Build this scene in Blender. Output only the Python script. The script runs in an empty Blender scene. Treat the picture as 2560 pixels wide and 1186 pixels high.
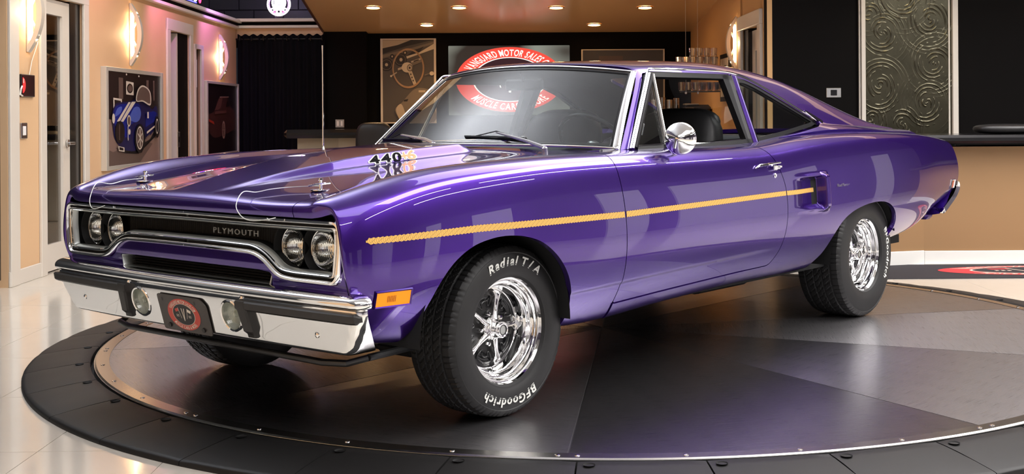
import bpy, math, random
import numpy as np
from mathutils import Vector, Matrix
random.seed(7)
R = math.radians
SC = bpy.context.scene
COL = SC.collection

# ---------------------------------------------------------------- camera, world, lights, exposure
cam = bpy.data.cameras.new('camera')
cam.sensor_width = 36.0
cam.lens = 3100.76 / 2560 * 36.0
cam.shift_x = -(1374.9 - 1280) / 2560
cam.shift_y = (290.8 - 593) / 2560
cam.clip_start = 0.05
cam.clip_end = 200
cam_o = bpy.data.objects.new('camera', cam)
COL.objects.link(cam_o)
cam_o.location = (0, 0, 1.1215)
cam_o.rotation_euler = (Matrix.Rotation(R(90), 3, 'X') @ Matrix.Rotation(-0.00619, 3, 'Z')).to_euler()
SC.camera = cam_o

SC.view_settings.view_transform = 'Standard'
SC.view_settings.look = 'None'
SC.view_settings.gamma = 1
SC.view_settings.use_curve_mapping = False
SC.view_settings.exposure = 0.0
wd = bpy.data.worlds.new('world')
SC.world = wd
wd.use_nodes = True
wd.node_tree.nodes['Background'].inputs[0].default_value = (0.75, 0.8, 1.0, 1)
wd.node_tree.nodes['Background'].inputs[1].default_value = 0.02

def area(name, loc, size, power, color=(1, 1, 1), rot=(0, 0, 0), label=''):
    l = bpy.data.lights.new(name, 'AREA')
    l.shape = 'RECTANGLE'; l.size, l.size_y = size
    l.energy = power; l.color = color
    o = bpy.data.objects.new(name, l); COL.objects.link(o)
    o.location = loc; o.rotation_euler = tuple(R(a) for a in rot)
    return o
def spot(name, loc, target, power, color, size=60, soft=.06):
    l = bpy.data.lights.new(name, 'SPOT'); l.energy = power; l.color = color; l.spot_size = R(size); l.spot_blend = .8; l.shadow_soft_size = soft
    o = bpy.data.objects.new(name, l); COL.objects.link(o); o.location = loc
    o.rotation_euler = (Vector(target) - Vector(loc)).to_track_quat('-Z', 'Y').to_euler(); return o
area('softbox_near', (1.2, 1.3, 4.3), (7.0, 2.2), 170, (1, .97, .98), rot=(12, 0, 8))
area('softbox_car', (2.7, 7.2, 4.5), (3.0, 4.6), 200, (1, .97, .98), rot=(0, 0, -35))
for k_, (x_, y_, z_, r_) in enumerate(((5.4, 2.6, 3.2, 88), (5.6, 6.6, 3.2, 88), (7.6, 4.6, 3.2, 88), (2.6, -.6, 3.2, 35))):
    area('tube_light_%d' % k_, (x_, y_, z_), (3.4, .08), 60, (1, .98, .96), rot=(0, 0, r_))
area('rear_wall_fill', (2.0, -5.4, 4.2), (12, 2), 260, (1, .97, .96), rot=(-35, 0, 0))  # added unseen light, brightens the wall behind the camera for reflections
area('side_floor_fill', (6.0, 5.2, 4.9), (2.2, 7), 620, (1, .97, .94), rot=(0, 0, 0))  # added unseen light over the floor that the doors reflect
area('ceiling_bounce', (-3.6, 7.6, 3.2), (.7, .7), 850, (.93, .97, 1), rot=(180, 0, 0))  # added up-facing light; its ceiling bounce gives the windshield a soft gradient
area('ceiling_bounce_far', (3.4, 8.6, 3.6), (.8, .8), 260, (1, .96, .92), rot=(180, 0, 0))  # second added up-light, bounced off the ceiling above the car
for y_, w_ in ((8.4, 150), (10.8, 75), (13.2, 40)): spot('left_wall_fill', (-2.2, y_, 3.6), (-3.9, y_ + .4, .9), w_, (1, .84, .66), 85)  # unseen spots added to brighten the left wall

# ---------------------------------------------------------------- helpers
def mat(name, color, rough=0.5, metal=0.0, coat=0.0, emit=None, estr=0.0, spec=0.5, trans=0.0, ior=1.45, noise=0.0, nscale=40.0, bump=0.0, bscale=200.0, alpha=1.0, coat_rough=0.02, aniso=0.0):
    m = bpy.data.materials.new(name); m.use_nodes = True
    nt = m.node_tree; b = nt.nodes['Principled BSDF']
    I = b.inputs
    I['Base Color'].default_value = (*color, 1); I['Roughness'].default_value = rough; I['Metallic'].default_value = metal
    I['Coat Weight'].default_value = coat; I['Coat Roughness'].default_value = coat_rough
    I['Specular IOR Level'].default_value = spec; I['IOR'].default_value = ior
    I['Transmission Weight'].default_value = trans; I['Alpha'].default_value = alpha
    I['Anisotropic'].default_value = aniso
    if emit: I['Emission Color'].default_value = (*emit, 1); I['Emission Strength'].default_value = estr
    if noise or bump:
        tc = nt.nodes.new('ShaderNodeTexCoord')
        if noise:
            n = nt.nodes.new('ShaderNodeTexNoise'); n.inputs['Scale'].default_value = nscale; n.inputs['Detail'].default_value = 5
            nt.links.new(tc.outputs['Object'], n.inputs['Vector'])
            mx = nt.nodes.new('ShaderNodeMix'); mx.data_type = 'RGBA'
            mx.inputs[6].default_value = (*[max(0, c * (1 - noise)) for c in color], 1)
            mx.inputs[7].default_value = (*[min(1, c * (1 + noise)) for c in color], 1)
            nt.links.new(n.outputs['Fac'], mx.inputs[0]); nt.links.new(mx.outputs[2], I['Base Color'])
        if bump:
            n2 = nt.nodes.new('ShaderNodeTexNoise'); n2.inputs['Scale'].default_value = bscale; n2.inputs['Detail'].default_value = 3
            nt.links.new(tc.outputs['Object'], n2.inputs['Vector'])
            bp_ = nt.nodes.new('ShaderNodeBump'); bp_.inputs['Strength'].default_value = bump; bp_.inputs['Distance'].default_value = 0.002
            nt.links.new(n2.outputs['Fac'], bp_.inputs['Height']); nt.links.new(bp_.outputs['Normal'], I['Normal'])
    return m

def empty(name, loc=(0, 0, 0), rz=0.0, label=None, cat=None, group=None, kind=None, parent=None):
    o = bpy.data.objects.new(name, None); COL.objects.link(o)
    o.location = loc; o.rotation_euler = (0, 0, rz); o.empty_display_size = 0.05
    if parent: o.parent = parent
    return tag(o, label, cat, group, kind)

def tag(o, label=None, cat=None, group=None, kind=None):
    if label: o['label'] = label
    if cat: o['category'] = cat
    if group: o['group'] = group
    if kind: o['kind'] = kind
    return o

class MB:
    """mesh builder: collects shapes, links them as one object"""
    def __init__(s): s.V = []; s.F = []; s.M = []; s.S = []; s.mi = 0; s.sm = False
    def add(s, V, F, smooth=None, mi=None):
        b = len(s.V); s.V += [tuple(map(float, v)) for v in V]
        for f in F:
            s.F.append(tuple(i + b for i in f)); s.M.append(s.mi if mi is None else mi); s.S.append(s.sm if smooth is None else smooth)
        return s
    def box(s, c, d, rz=0.0, bev=0.0, rot=None, mi=None):
        x, y, z = [a / 2 for a in d]
        M = rot if rot is not None else Matrix.Rotation(rz, 3, 'Z')
        if bev > 0:
            b = min(bev, x * .98, y * .98, z * .98)
            V = []; 
            for sx in (-1, 1):
                for sy in (-1, 1):
                    for sz in (-1, 1):
                        V += [(sx * x, sy * (y - b), sz * (z - b)), (sx * (x - b), sy * y, sz * (z - b)), (sx * (x - b), sy * (y - b), sz * z)]
            bm = __import__('bmesh').new(); vs = [bm.verts.new(v) for v in V]
            r = __import__('bmesh').ops.convex_hull(bm, input=vs)
            bm.verts.index_update(); VV = [v.co.copy() for v in bm.verts]; FF = [[v.index for v in f.verts] for f in bm.faces]; bm.free()
        else:
            VV = [Vector((i * x, j * y, k * z)) for i in (-1, 1) for j in (-1, 1) for k in (-1, 1)]
            FF = [(0, 1, 3, 2), (4, 6, 7, 5), (0, 4, 5, 1), (2, 3, 7, 6), (0, 2, 6, 4), (1, 5, 7, 3)]
        s.add([M @ Vector(v) + Vector(c) for v in VV], FF, mi=mi); return s
    def tube(s, pts, r, n=8, closed=False, caps=True, mi=None, flat=None):
        P = [Vector(p) for p in pts]; m = len(P); rr = r if hasattr(r, '__len__') else [r] * m
        V = []; up = Vector((0, 0, 1)); prev = None
        for i, p in enumerate(P):
            a = P[(i - 1) % m] if (closed or i > 0) else P[i]; b = P[(i + 1) % m] if (closed or i < m - 1) else P[i]
            t = (b - a).normalized()
            if prev is None:
                prev = t.cross(up) if abs(t.z) < .95 else t.cross(Vector((1, 0, 0)))
            prev = (prev - t * prev.dot(t)).normalized(); q = t.cross(prev)
            for k in range(n):
                an = 2 * math.pi * k / n; V.append(p + (prev * math.cos(an) + q * math.sin(an)) * rr[i])
        F = []
        for i in range(m if closed else m - 1):
            j = (i + 1) % m
            for k in range(n): F.append((i * n + k, i * n + (k + 1) % n, j * n + (k + 1) % n, j * n + k))
        if caps and not closed: F += [tuple(range(n))[::-1], tuple((m - 1) * n + k for k in range(n))]
        s.add(V, F, smooth=True, mi=mi); return s
    def lathe(s, prof, c=(0, 0, 0), axis='Z', n=32, a0=0, a1=2 * math.pi, mi=None, smooth=True):
        """prof: (radius, height) pairs"""
        full = abs(a1 - a0 - 2 * math.pi) < 1e-6; na = n if full else n + 1; V = []
        for r_, h in prof:
            for k in range(na):
                t = a0 + (a1 - a0) * k / n; x, y = r_ * math.cos(t), r_ * math.sin(t)
                V.append({'Z': (x, y, h), 'Y': (x, h, -y) if False else (x, h, y), 'X': (h, x, y)}[axis])
        V = [Vector(v) + Vector(c) for v in V]; F = []
        for i in range(len(prof) - 1):
            for k in range(n):
                k2 = (k + 1) % na
                f = (i * na + k, i * na + k2, (i + 1) * na + k2, (i + 1) * na + k)
                F.append(f if axis != 'Y' else f[::-1])
        s.add(V, F, smooth=smooth, mi=mi); return s
    def poly_extrude(s, pts, d0, d1, plane='XZ', mi=None):
        """closed 2D outline extruded between d0 and d1 along the third axis"""
        def mk(a, b, d): return {'XZ': (a, d, b), 'YZ': (d, a, b), 'XY': (a, b, d)}[plane]
        n = len(pts); V = [mk(a, b, d0) for a, b in pts] + [mk(a, b, d1) for a, b in pts]
        F = [tuple(range(n)), tuple(range(2 * n - 1, n - 1, -1))] + [(i, i + n, (i + 1) % n + n, (i + 1) % n) for i in range(n)]
        s.add(V, F, mi=mi); return s
    def build(s, name, mats, parent=None, loc=None, rz=None, label=None, cat=None, group=None, kind=None, ang=35, fix=True):
        me = bpy.data.meshes.new(name); me.from_pydata(s.V, [], s.F)
        for m in (mats if isinstance(mats, (list, tuple)) else [mats]): me.materials.append(m)
        me.polygons.foreach_set('material_index', s.M); me.polygons.foreach_set('use_smooth', s.S)
        if fix:
            import bmesh
            bm = bmesh.new(); bm.from_mesh(me); bmesh.ops.recalc_face_normals(bm, faces=bm.faces); bm.to_mesh(me); bm.free()
        if any(s.S): me.set_sharp_from_angle(angle=R(ang))
        me.update()
        o = bpy.data.objects.new(name, me); COL.objects.link(o)
        if parent: o.parent = parent
        if loc is not None: o.location = loc
        if rz is not None: o.rotation_euler = (0, 0, rz)
        return tag(o, label, cat, group, kind)

def dup(root, loc=None, rz=None, parent=None, **kw):
    c = root.copy(); COL.objects.link(c)
    if parent is not None: c.parent = parent
    if loc is not None: c.location = loc
    if rz is not None: c.rotation_euler = (0, 0, rz)
    tag(c, **kw)
    for ch in root.children: dup(ch, parent=c)
    return c

def text(name, s, size, M, m, parent=None, extrude=0.001, offset=0.0, shear=0.0, ax='CENTER', spacing=1.0, sx=1.0, label=None, cat=None, kind=None):
    """lettering as a mesh, M = 4x4 placing the text plane"""
    cu = bpy.data.curves.new(name, 'FONT'); cu.body = s; cu.size = size; cu.extrude = extrude; cu.offset = offset
    cu.shear = shear; cu.align_x = ax; cu.align_y = 'CENTER'; cu.space_character = spacing; cu.resolution_u = 2
    t = bpy.data.objects.new(name + '_src', cu); COL.objects.link(t)
    dg = bpy.context.evaluated_depsgraph_get(); me = bpy.data.meshes.new_from_object(t.evaluated_get(dg)); me.name = name
    bpy.data.objects.remove(t); bpy.data.curves.remove(cu)
    me.transform(M @ Matrix.Diagonal((sx, 1, 1, 1))); me.materials.clear(); me.materials.append(m)
    o = bpy.data.objects.new(name, me); COL.objects.link(o)
    if parent: o.parent = parent
    return tag(o, label, cat, None, kind)

_gw = {}
def glyph(ch, extrude, offset, shear):
    k = (ch, extrude, offset, shear)
    if k not in _gw:
        cu = bpy.data.curves.new('g', 'FONT'); cu.body = ch; cu.size = 1; cu.extrude = extrude; cu.offset = offset; cu.shear = shear; cu.align_y = 'BOTTOM_BASELINE'; cu.resolution_u = 3
        t = bpy.data.objects.new('g', cu); COL.objects.link(t)
        dg = bpy.context.evaluated_depsgraph_get(); me = bpy.data.meshes.new_from_object(t.evaluated_get(dg))
        V = np.array([v.co[:] for v in me.vertices]).reshape(-1, 3); F = [tuple(p.vertices) for p in me.polygons]
        bpy.data.objects.remove(t); bpy.data.curves.remove(cu); bpy.data.meshes.remove(me); _gw[k] = (V, F)
    return _gw[k]

def arc_text(mb, s, r0, h, a_mid, place, flip=False, wid=1.0, gap=0.12, extrude=0.01, offset=0.0, shear=0.0, adv=None, mi=None, ysq=1.0):
    """letters set round a circle; place(x, y, z) maps the flat disc plane to space. a_mid in degrees; flip = readable from outside at the bottom"""
    gl = []
    tot = 0
    for ch in s:
        if ch == ' ': gl.append(None); tot += 0.32 * wid; continue
        V, F = glyph(ch, extrude, offset, shear); w = (V[:, 0].max() - V[:, 0].min()) * wid
        gl.append((V, F, w)); tot += w + gap
    tot -= gap
    x = -tot / 2
    for g in gl:
        if g is None: x += 0.32 * wid; continue
        V, F, w = g
        X = (V[:, 0] - V[:, 0].min()) * wid + x; Y = V[:, 1]
        out = []
        for a, b, c in zip(X, Y, V[:, 2]):
            b = b * h / 0.72
            if flip: rr = r0 + h - b; th = R(a_mid) + a * h / 0.72 / (r0 + h / 2)
            else: rr = r0 + b; th = R(a_mid) - a * h / 0.72 / (r0 + h / 2)
            out.append(place(rr * math.cos(th), rr * math.sin(th) * ysq, c))
        mb.add(out, F, mi=mi)
        x += w + gap

def smooth_loop(pts, n=12, closed=True):
    """Catmull-Rom through 2D/3D points"""
    P = [np.array(p, float) for p in pts]; m = len(P); out = []
    for i in range(m if closed else m - 1):
        if closed: a, b, c, d = P[i - 1], P[i], P[(i + 1) % m], P[(i + 2) % m]
        else: a, b, c, d = P[max(i - 1, 0)], P[i], P[i + 1], P[min(i + 2, m - 1)]
        for k in range(n):
            t = k / n
            out.append(.5 * ((2 * b) + (c - a) * t + (2 * a - 5 * b + 4 * c - d) * t * t + (-a + 3 * b - 3 * c + d) * t ** 3))
    if not closed: out.append(P[-1])
    return np.array(out)

def round_poly(pts, r, n=5):
    """2D polygon with rounded corners; r may be a list"""
    P = [np.array(p, float) for p in pts]; m = len(P); out = []
    rs = r if hasattr(r, '__len__') else [r] * m
    for i in range(m):
        p = P[i]; a = P[i - 1] - p; b = P[(i + 1) % m] - p
        la, lb = np.linalg.norm(a), np.linalg.norm(b); d = min(rs[i], la * .49, lb * .49); u, v = p + a / la * d, p + b / lb * d
        for k in range(n + 1):
            t = k / n; out.append((1 - t) ** 2 * u + 2 * t * (1 - t) * p + t * t * v)
    return np.array(out)

def sdf(pts, poly):
    """signed distance of 2D points to a closed polygon, positive inside"""
    pts = np.asarray(pts, float); poly = np.asarray(poly, float)
    d = np.full(len(pts), 1e9); ins = np.zeros(len(pts), bool)
    for i in range(len(poly)):
        a, b = poly[i - 1], poly[i]; e = b - a; w = pts - a
        t = np.clip((w @ e) / max(e @ e, 1e-12), 0, 1); d = np.minimum(d, ((w - t[:, None] * e) ** 2).sum(1))
        c = ((a[1] <= pts[:, 1]) & (b[1] > pts[:, 1])) | ((b[1] <= pts[:, 1]) & (a[1] > pts[:, 1]))
        xx = a[0] + (pts[:, 1] - a[1]) / (b[1] - a[1] if b[1] != a[1] else 1e-12) * e[0]
        ins ^= c & (pts[:, 0] < xx)
    d = np.sqrt(d); return np.where(ins, d, -d)

def offset_loop(P, d):
    """offset a closed CCW 2D loop inwards by d"""
    P = np.asarray(P, float); t = np.roll(P, -1, 0) - np.roll(P, 1, 0); t /= np.linalg.norm(t, axis=1)[:, None] + 1e-12
    return P + np.c_[-t[:, 1], t[:, 0]] * d

# ---- clipped surfaces: arrays A = [P(3), N(3)]
def grid_mesh(Pg):
    """Pg (nu, nv, 3) -> A, quads; normals from the grid"""
    du = np.gradient(Pg, axis=0); dv = np.gradient(Pg, axis=1); N = np.cross(du, dv)
    N /= np.linalg.norm(N, axis=2)[..., None] + 1e-12
    nu, nv = Pg.shape[:2]; idx = np.arange(nu * nv).reshape(nu, nv)
    F = np.stack([idx[:-1, :-1], idx[1:, :-1], idx[1:, 1:], idx[:-1, 1:]], -1).reshape(-1, 4)
    return np.concatenate([Pg, N], 2).reshape(-1, 6), F

def clip(A, F, f):
    """keep f >= 0"""
    f = np.asarray(f, float); f = np.where(np.abs(f) < 1e-7, 1e-7, f)
    if isinstance(F, np.ndarray):
        pos = f[F] > 0; allin = pos.all(1); mix = pos.any(1) & ~allin
        keep = [tuple(q) for q in F[allin].tolist()]; cut = F[mix].tolist()
    else:
        keep = []; cut = []; fl = f > 0
        for q in F:
            c = sum(fl[i] for i in q)
            if c == len(q): keep.append(q)
            elif c: cut.append(q)
    new = []; cache = {}; base = len(A)
    for q in cut:
        out = []
        for k in range(len(q)):
            a, b = q[k], q[(k + 1) % len(q)]
            if f[a] > 0: out.append(a)
            if (f[a] > 0) != (f[b] > 0):
                key = (a, b) if a < b else (b, a)
                if key not in cache:
                    t = f[key[0]] / (f[key[0]] - f[key[1]]); cache[key] = base + len(new); new.append(A[key[0]] * (1 - t) + A[key[1]] * t)
                out.append(cache[key])
        if len(out) >= 3: keep.append(tuple(out))
    if new: A = np.vstack([A, np.array(new)])
    return A, keep

def multi_clip(A, F, *fs):
    for fn in fs:
        F2 = F
        A, F = clip(A, F2, fn(A[:, :3]))
        used = np.unique(np.concatenate([np.array(q) for q in F])) if len(F) else np.array([], int)
        if not len(used): return A[:0], []
        mp = -np.ones(len(A), int); mp[used] = np.arange(len(used)); A = A[used]; F = [tuple(int(mp[i]) for i in q) for q in F]
    return A, F

def panel(name, A, F, m, parent, depth=0.02, side='L', label=None, skip=None, mrim=None, N_off=0.0):
    """builds a sheet-metal panel with folded edges. side L / R (mirrored) / both (joined halves across y=0)"""
    A = A.copy(); A[:, 3:] /= np.linalg.norm(A[:, 3:], axis=1)[:, None] + 1e-12
    if N_off: A[:, :3] += A[:, 3:] * N_off
    cnt = {}
    for q in F:
        for k in range(len(q)):
            a, b = q[k], q[(k + 1) % len(q)]; cnt[(a, b)] = cnt.get((a, b), 0) + 1
    bd = [e for e in cnt if (e[1], e[0]) not in cnt]
    V = A[:, :3].tolist(); NN = A[:, 3:].tolist(); FF = [list(q) for q in F]; MI = [0] * len(FF)
    if depth:
        for a, b in bd:
            pa, pb = A[a, :3], A[b, :3]
            if abs(pa[1]) < 1e-4 and abs(pb[1]) < 1e-4: continue
            if skip is not None and skip(pa) and skip(pb): continue
            na, nb = A[a, 3:], A[b, 3:]; e = pb - pa
            n = np.cross(e, (na + nb) / 2); l = np.linalg.norm(n)
            if l < 1e-12: continue
            n = n / l; i = len(V)
            V += [pa.tolist(), pb.tolist(), (pb - nb * depth).tolist(), (pa - na * depth).tolist()]; NN += [n.tolist()] * 4
            FF.append([i + 1, i, i + 3, i + 2]); MI.append(1 if mrim else 0)
    V = np.array(V); NN = np.array(NN)
    def mir(V, NN, FF): return V * [1, -1, 1], NN * [1, -1, 1], [q[::-1] for q in FF]
    if side == 'R': V, NN, FF = mir(V, NN, FF)
    if side == 'both':
        V2, N2, F2 = mir(V, NN, FF); b = len(V); V = np.vstack([V, V2]); NN = np.vstack([NN, N2]); FF = FF + [[i + b for i in q] for q in F2]; MI = MI * 2
    me = bpy.data.meshes.new(name); me.from_pydata(V.tolist(), [], FF)
    me.materials.append(m)
    if mrim: me.materials.append(mrim)
    me.polygons.foreach_set('material_index', MI)
    me.polygons.foreach_set('use_smooth', [True] * len(FF)); me.update()
    me.normals_split_custom_set_from_vertices(NN.tolist())
    o = bpy.data.objects.new(name, me); COL.objects.link(o)
    if parent: o.parent = parent
    return tag(o, label)

def bspl(n, t):
    """clamped uniform cubic B-spline basis matrix for n control points, t in [0,1]"""
    k = np.concatenate([[0] * 3, np.linspace(0, 1, n - 2), [1] * 3]); t = np.clip(np.asarray(t, float), 0, 1 - 1e-9)
    B = np.zeros((len(t), n + 3))
    for i in range(n + 3): B[:, i] = (k[i] <= t) & (t < k[i + 1])
    for p in range(1, 4):
        for i in range(n + 3 - p):
            a = (t - k[i]) / (k[i + p] - k[i]) if k[i + p] > k[i] else 0
            b = (k[i + p + 1] - t) / (k[i + p + 1] - k[i + 1]) if k[i + p + 1] > k[i + 1] else 0
            B[:, i] = a * B[:, i] + b * B[:, i + 1]
    return B[:, :n]

def surf(net, u, v):
    net = np.asarray(net, float); Bu = bspl(net.shape[0], u); Bv = bspl(net.shape[1], v)
    return np.einsum('ai,ijk,bj->abk', Bu, net, Bv)

def ip(x, tab):
    """interpolate table of (x, value) given with descending or ascending x"""
    t = sorted(tab); return np.interp(x, [a for a, b in t], [b for a, b in t])
def glass_mat(name, tint=(.80, .86, .85), f0=.05, strength=1.0):
    m = bpy.data.materials.new(name); m.use_nodes = True; nt = m.node_tree
    for n in list(nt.nodes):
        if n.type == 'BSDF_PRINCIPLED': nt.nodes.remove(n)
    out = [n for n in nt.nodes if n.type == 'OUTPUT_MATERIAL'][0]
    tr = nt.nodes.new('ShaderNodeBsdfTransparent'); tr.inputs[0].default_value = (*tint, 1)
    gl = nt.nodes.new('ShaderNodeBsdfGlossy'); gl.inputs['Roughness'].default_value = .004
    ge = nt.nodes.new('ShaderNodeNewGeometry'); dp = nt.nodes.new('ShaderNodeVectorMath'); dp.operation = 'DOT_PRODUCT'
    nt.links.new(ge.outputs['Incoming'], dp.inputs[0]); nt.links.new(ge.outputs['Normal'], dp.inputs[1])
    def mth(op, a, b=None):
        n = nt.nodes.new('ShaderNodeMath'); n.operation = op
        for i, v in enumerate((a, b)):
            if v is None: continue
            if isinstance(v, (int, float)): n.inputs[i].default_value = v
            else: nt.links.new(v, n.inputs[i])
        return n.outputs[0]
    sch = mth('ADD', f0, mth('MULTIPLY', mth('POWER', mth('SUBTRACT', 1.0, mth('ABSOLUTE', dp.outputs['Value'])), 5.0), 1 - f0))
    mul = nt.nodes.new('ShaderNodeMath'); mul.operation = 'MULTIPLY'; mul.inputs[1].default_value = 1.7 * strength; mul.use_clamp = True
    mx = nt.nodes.new('ShaderNodeMixShader'); nt.links.new(sch, mul.inputs[0]); nt.links.new(mul.outputs[0], mx.inputs[0])
    nt.links.new(tr.outputs[0], mx.inputs[1]); nt.links.new(gl.outputs[0], mx.inputs[2]); nt.links.new(mx.outputs[0], out.inputs[0]); return m
M_CHROME = mat('chrome', (0.93, 0.93, 0.92), rough=0.035, metal=1.0)
M_BLKM = mat('car_black_matte', (0.006, 0.006, 0.006), rough=0.8)
# ================================================================ THE ROOM (camera looks along +Y; z = 0 is the turntable's top, the floor is 5 cm lower)
ZF = -.0534
M_WALL = mat('wall_tan', (.68, .45, .26), rough=.55, noise=.04, nscale=3)
M_CAS = mat('casing_offwhite', (.66, .61, .54), rough=.4)
M_BLKW = mat('wall_black', (.0035, .0028, .0026), rough=.7, spec=.1)
M_BLKG = mat('gloss_black', (.010, .010, .011), rough=.15)
M_DGLS = mat('dark_door', (.018, .020, .022), rough=.2)
M_TILE = mat('floor_tile_cream', (.66, .61, .53), rough=.13, noise=.03, nscale=6, coat=.5, coat_rough=.06)
M_GROUT = mat('grout', (.16, .14, .12), rough=.8)
M_CEIL = mat('soffit_tan', (.60, .38, .19), rough=.22, noise=.02)
M_WHITE = mat('white_plastic', (.75, .74, .70), rough=.35)
M_METAL = mat('brushed_steel', (.55, .55, .54), rough=.28, metal=1)
M_GREY = mat('back_wall_grey', (.72, .70, .74), rough=.6)
def structure(o): o['kind'] = 'structure'; return o

# floor
FL = MB(); FL.box((1.5, 4, ZF - .05), (26, 30, .09)); FLOOR = structure(FL.build('floor', M_GROUT))
me_t = None; tw, tl = .4835, .868; rot_f = R(1.4)
def tile_mesh():
    mb = MB(); mb.box((0, 0, -.003), (tw - .0022, tl - .0022, .008)); return mb
proto = tile_mesh().build('tile', M_TILE, FLOOR, loc=(0, 0, ZF - .001)); first = True; rest = MB(); rest_n = 0
cr, sr = math.cos(rot_f), math.sin(rot_f)
for i in range(-16, 24):
    for j in range(-14, 14):
        a, b = (i + .5) * tw, (j + .5) * tl; x = -1.84 + a - b * .026; y = 5.248 + b + a * .026
        if not (-11 < x < 14 and -10.5 < y < 18.5): continue
        vis = (-4.0 < x < -.6 and 3.4 < y < 11.2 and math.hypot(x - .272, y - 6.571) > 2.4) or (1.6 < x < 4.2 and 6.6 < y < 10 and math.hypot(x - .272, y - 6.571) > 2.4)
        if vis:
            if first: o = proto; first = False
            else: o = proto.copy(); COL.objects.link(o)
            o.location = (x, y, ZF - .001); o.rotation_euler = (0, 0, .026)
        else:
            h = .001; c_, s_ = math.cos(.026), math.sin(.026); ww, ll = tw / 2 - .0011, tl / 2 - .0011
            rest.add([(x + u * ww * c_ - v * ll * s_, y + u * ww * s_ + v * ll * c_, ZF) for u, v in ((-1, -1), (1, -1), (1, 1), (-1, 1))], [(0, 1, 2, 3)])
rest.build('distant_tiles', M_TILE, FLOOR, kind='stuff')

# left wall, in its own frame: s along the wall, n into the room
kx = -.0313; dvx, dvy = kx / math.hypot(kx, 1), 1 / math.hypot(kx, 1)
def LWp(s, z, n=0.0): return (-3.79 + dvx * s + dvy * n, 8.82 + dvy * s - dvx * n, z)
LROT = Matrix.Rotation(math.atan2(-dvx, dvy), 3, 'Z')
def lbox(mb, s0, s1, z0, z1, n0, n1, bev=0, mi=None): mb.box(LWp((s0 + s1) / 2, (z0 + z1) / 2, (n0 + n1) / 2), (abs(n1 - n0), abs(s1 - s0), abs(z1 - z0)), rot=LROT, bev=bev, mi=mi)
HT = 2.27
mb = MB()
for s0, s1, z0, z1 in ((-12, -5.0, ZF, HT), (-5.0, -.17, 2.05, HT), (-.17, .50, ZF, HT), (.50, 1.36, 2.06, HT), (1.36, 3.90, ZF, HT), (3.90, 4.72, 2.03, HT), (4.72, 4.97, ZF, HT), (4.97, 5.24, 1.90, HT), (4.97, 5.24, ZF, .02), (5.24, 7.06, ZF, HT)): lbox(mb, s0, s1, z0, z1, -.14, 0)
structure(mb.build('wall_left', M_WALL))
mb = MB(); lbox(mb, -12, 8, ZF, 2.4, -2.6, -2.5); lbox(mb, 2.0, 2.1, ZF, 2.3, -2.6, -.14); lbox(mb, 4.85, 4.9, ZF, 2.3, -2.6, -.14); lbox(mb, -12, 8, 2.28, 2.34, -2.6, -.1); structure(mb.build('wall_office', mat('office_wall', (.20, .15, .10), rough=.6)))
mb = MB(); lbox(mb, -.17, .50, ZF, .055, 0, .016, bev=.004); lbox(mb, 1.46, 3.80, ZF, .055, 0, .016, bev=.004); lbox(mb, -12, -5.2, ZF, .055, 0, .016); structure(mb.build('baseboard_left', M_CAS))
# crown: two bands with a dark groove, along the left wall and across the curtain wall
mb = MB()
for z0, z1, n in ((2.335, 2.375, .07), (2.262, 2.295, .05)): lbox(mb, -12, 7.10, z0, z1, -.1, n, bev=.004)
structure(mb.build('trim_1', M_CAS)); mb = MB(); lbox(mb, -12, 7.1, 2.29, 2.34, -.1, .03); structure(mb.build('trim_groove', M_BLKW))
def casing(name, s0, s1, zt, w, door=True):
    mb = MB(); lbox(mb, s0 - w, s0, ZF, zt + w, 0, .022, bev=.004); lbox(mb, s1, s1 + w, ZF, zt + w, 0, .022, bev=.004); lbox(mb, s0 - w, s1 + w, zt, zt + w, 0, .024, bev=.004); return mb
# door_1: dark door at the left edge, widened unseen to darken bumper reflections
D0 = structure(empty('door_1', LWp(-.65, ZF)))
def child(mb, name, m, par, **k):
    o = mb.build(name, m, None, **k); o.parent = par; o.matrix_parent_inverse = par.matrix_basis.inverted() if False else Matrix.Translation(-Vector(par.location)); return o
child(casing('c', -5.0, -.165, 2.05, .16), 'door_casing', M_CAS, D0)
mb = MB(); lbox(mb, -5.0, -.165, .0, 2.05, -.10, -.05); child(mb, 'door_leaf', M_DGLS, D0)
# door_2: glazed office door
D1 = structure(empty('door_2', LWp(.9, ZF)))
child(casing('c', .515, 1.345, 2.06, .115), 'door_casing', M_CAS, D1)
mb = MB(); lbox(mb, 1.11, 1.345, ZF, 2.06, -.13, -.015); child(mb, 'door_jamb', M_BLKG, D1)
mb = MB(); lbox(mb, .515, 1.11, ZF + .012, .16, -.07, -.02); lbox(mb, .515, 1.11, 1.93, 2.045, -.07, -.02); lbox(mb, .96, 1.11, .16, 1.93, -.07, -.02); lbox(mb, .515, .535, .16, 1.93, -.07, -.02); child(mb, 'door_frame', M_CAS, D1)
mb = MB(); lbox(mb, .53, .965, .15, 1.94, -.05, -.04); child(mb, 'door_glass', glass_mat('office_glass', (.55, .53, .50), strength=1.3), D1)
mb = MB(); h_ = LWp(1.04, .93, -.015); mb.lathe([(.030, 0), (.030, .012), (.012, .016), (.012, .05)], axis='X', n=24); mb.box((.055, -.055, 0), (.018, .13, .022), bev=.005)
o = mb.build('door_handle', M_METAL, D1); o.location = Vector(h_) - Vector(D1.location); o.rotation_euler = (0, 0, math.atan2(-dvx, dvy))
mb = MB()
for s0 in (.60, .72, .80): lbox(mb, s0, s0 + .035, .2, 1.9, -.45, -.42)
child(mb, 'blind_strip', M_CAS, D1, kind='stuff')
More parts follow.
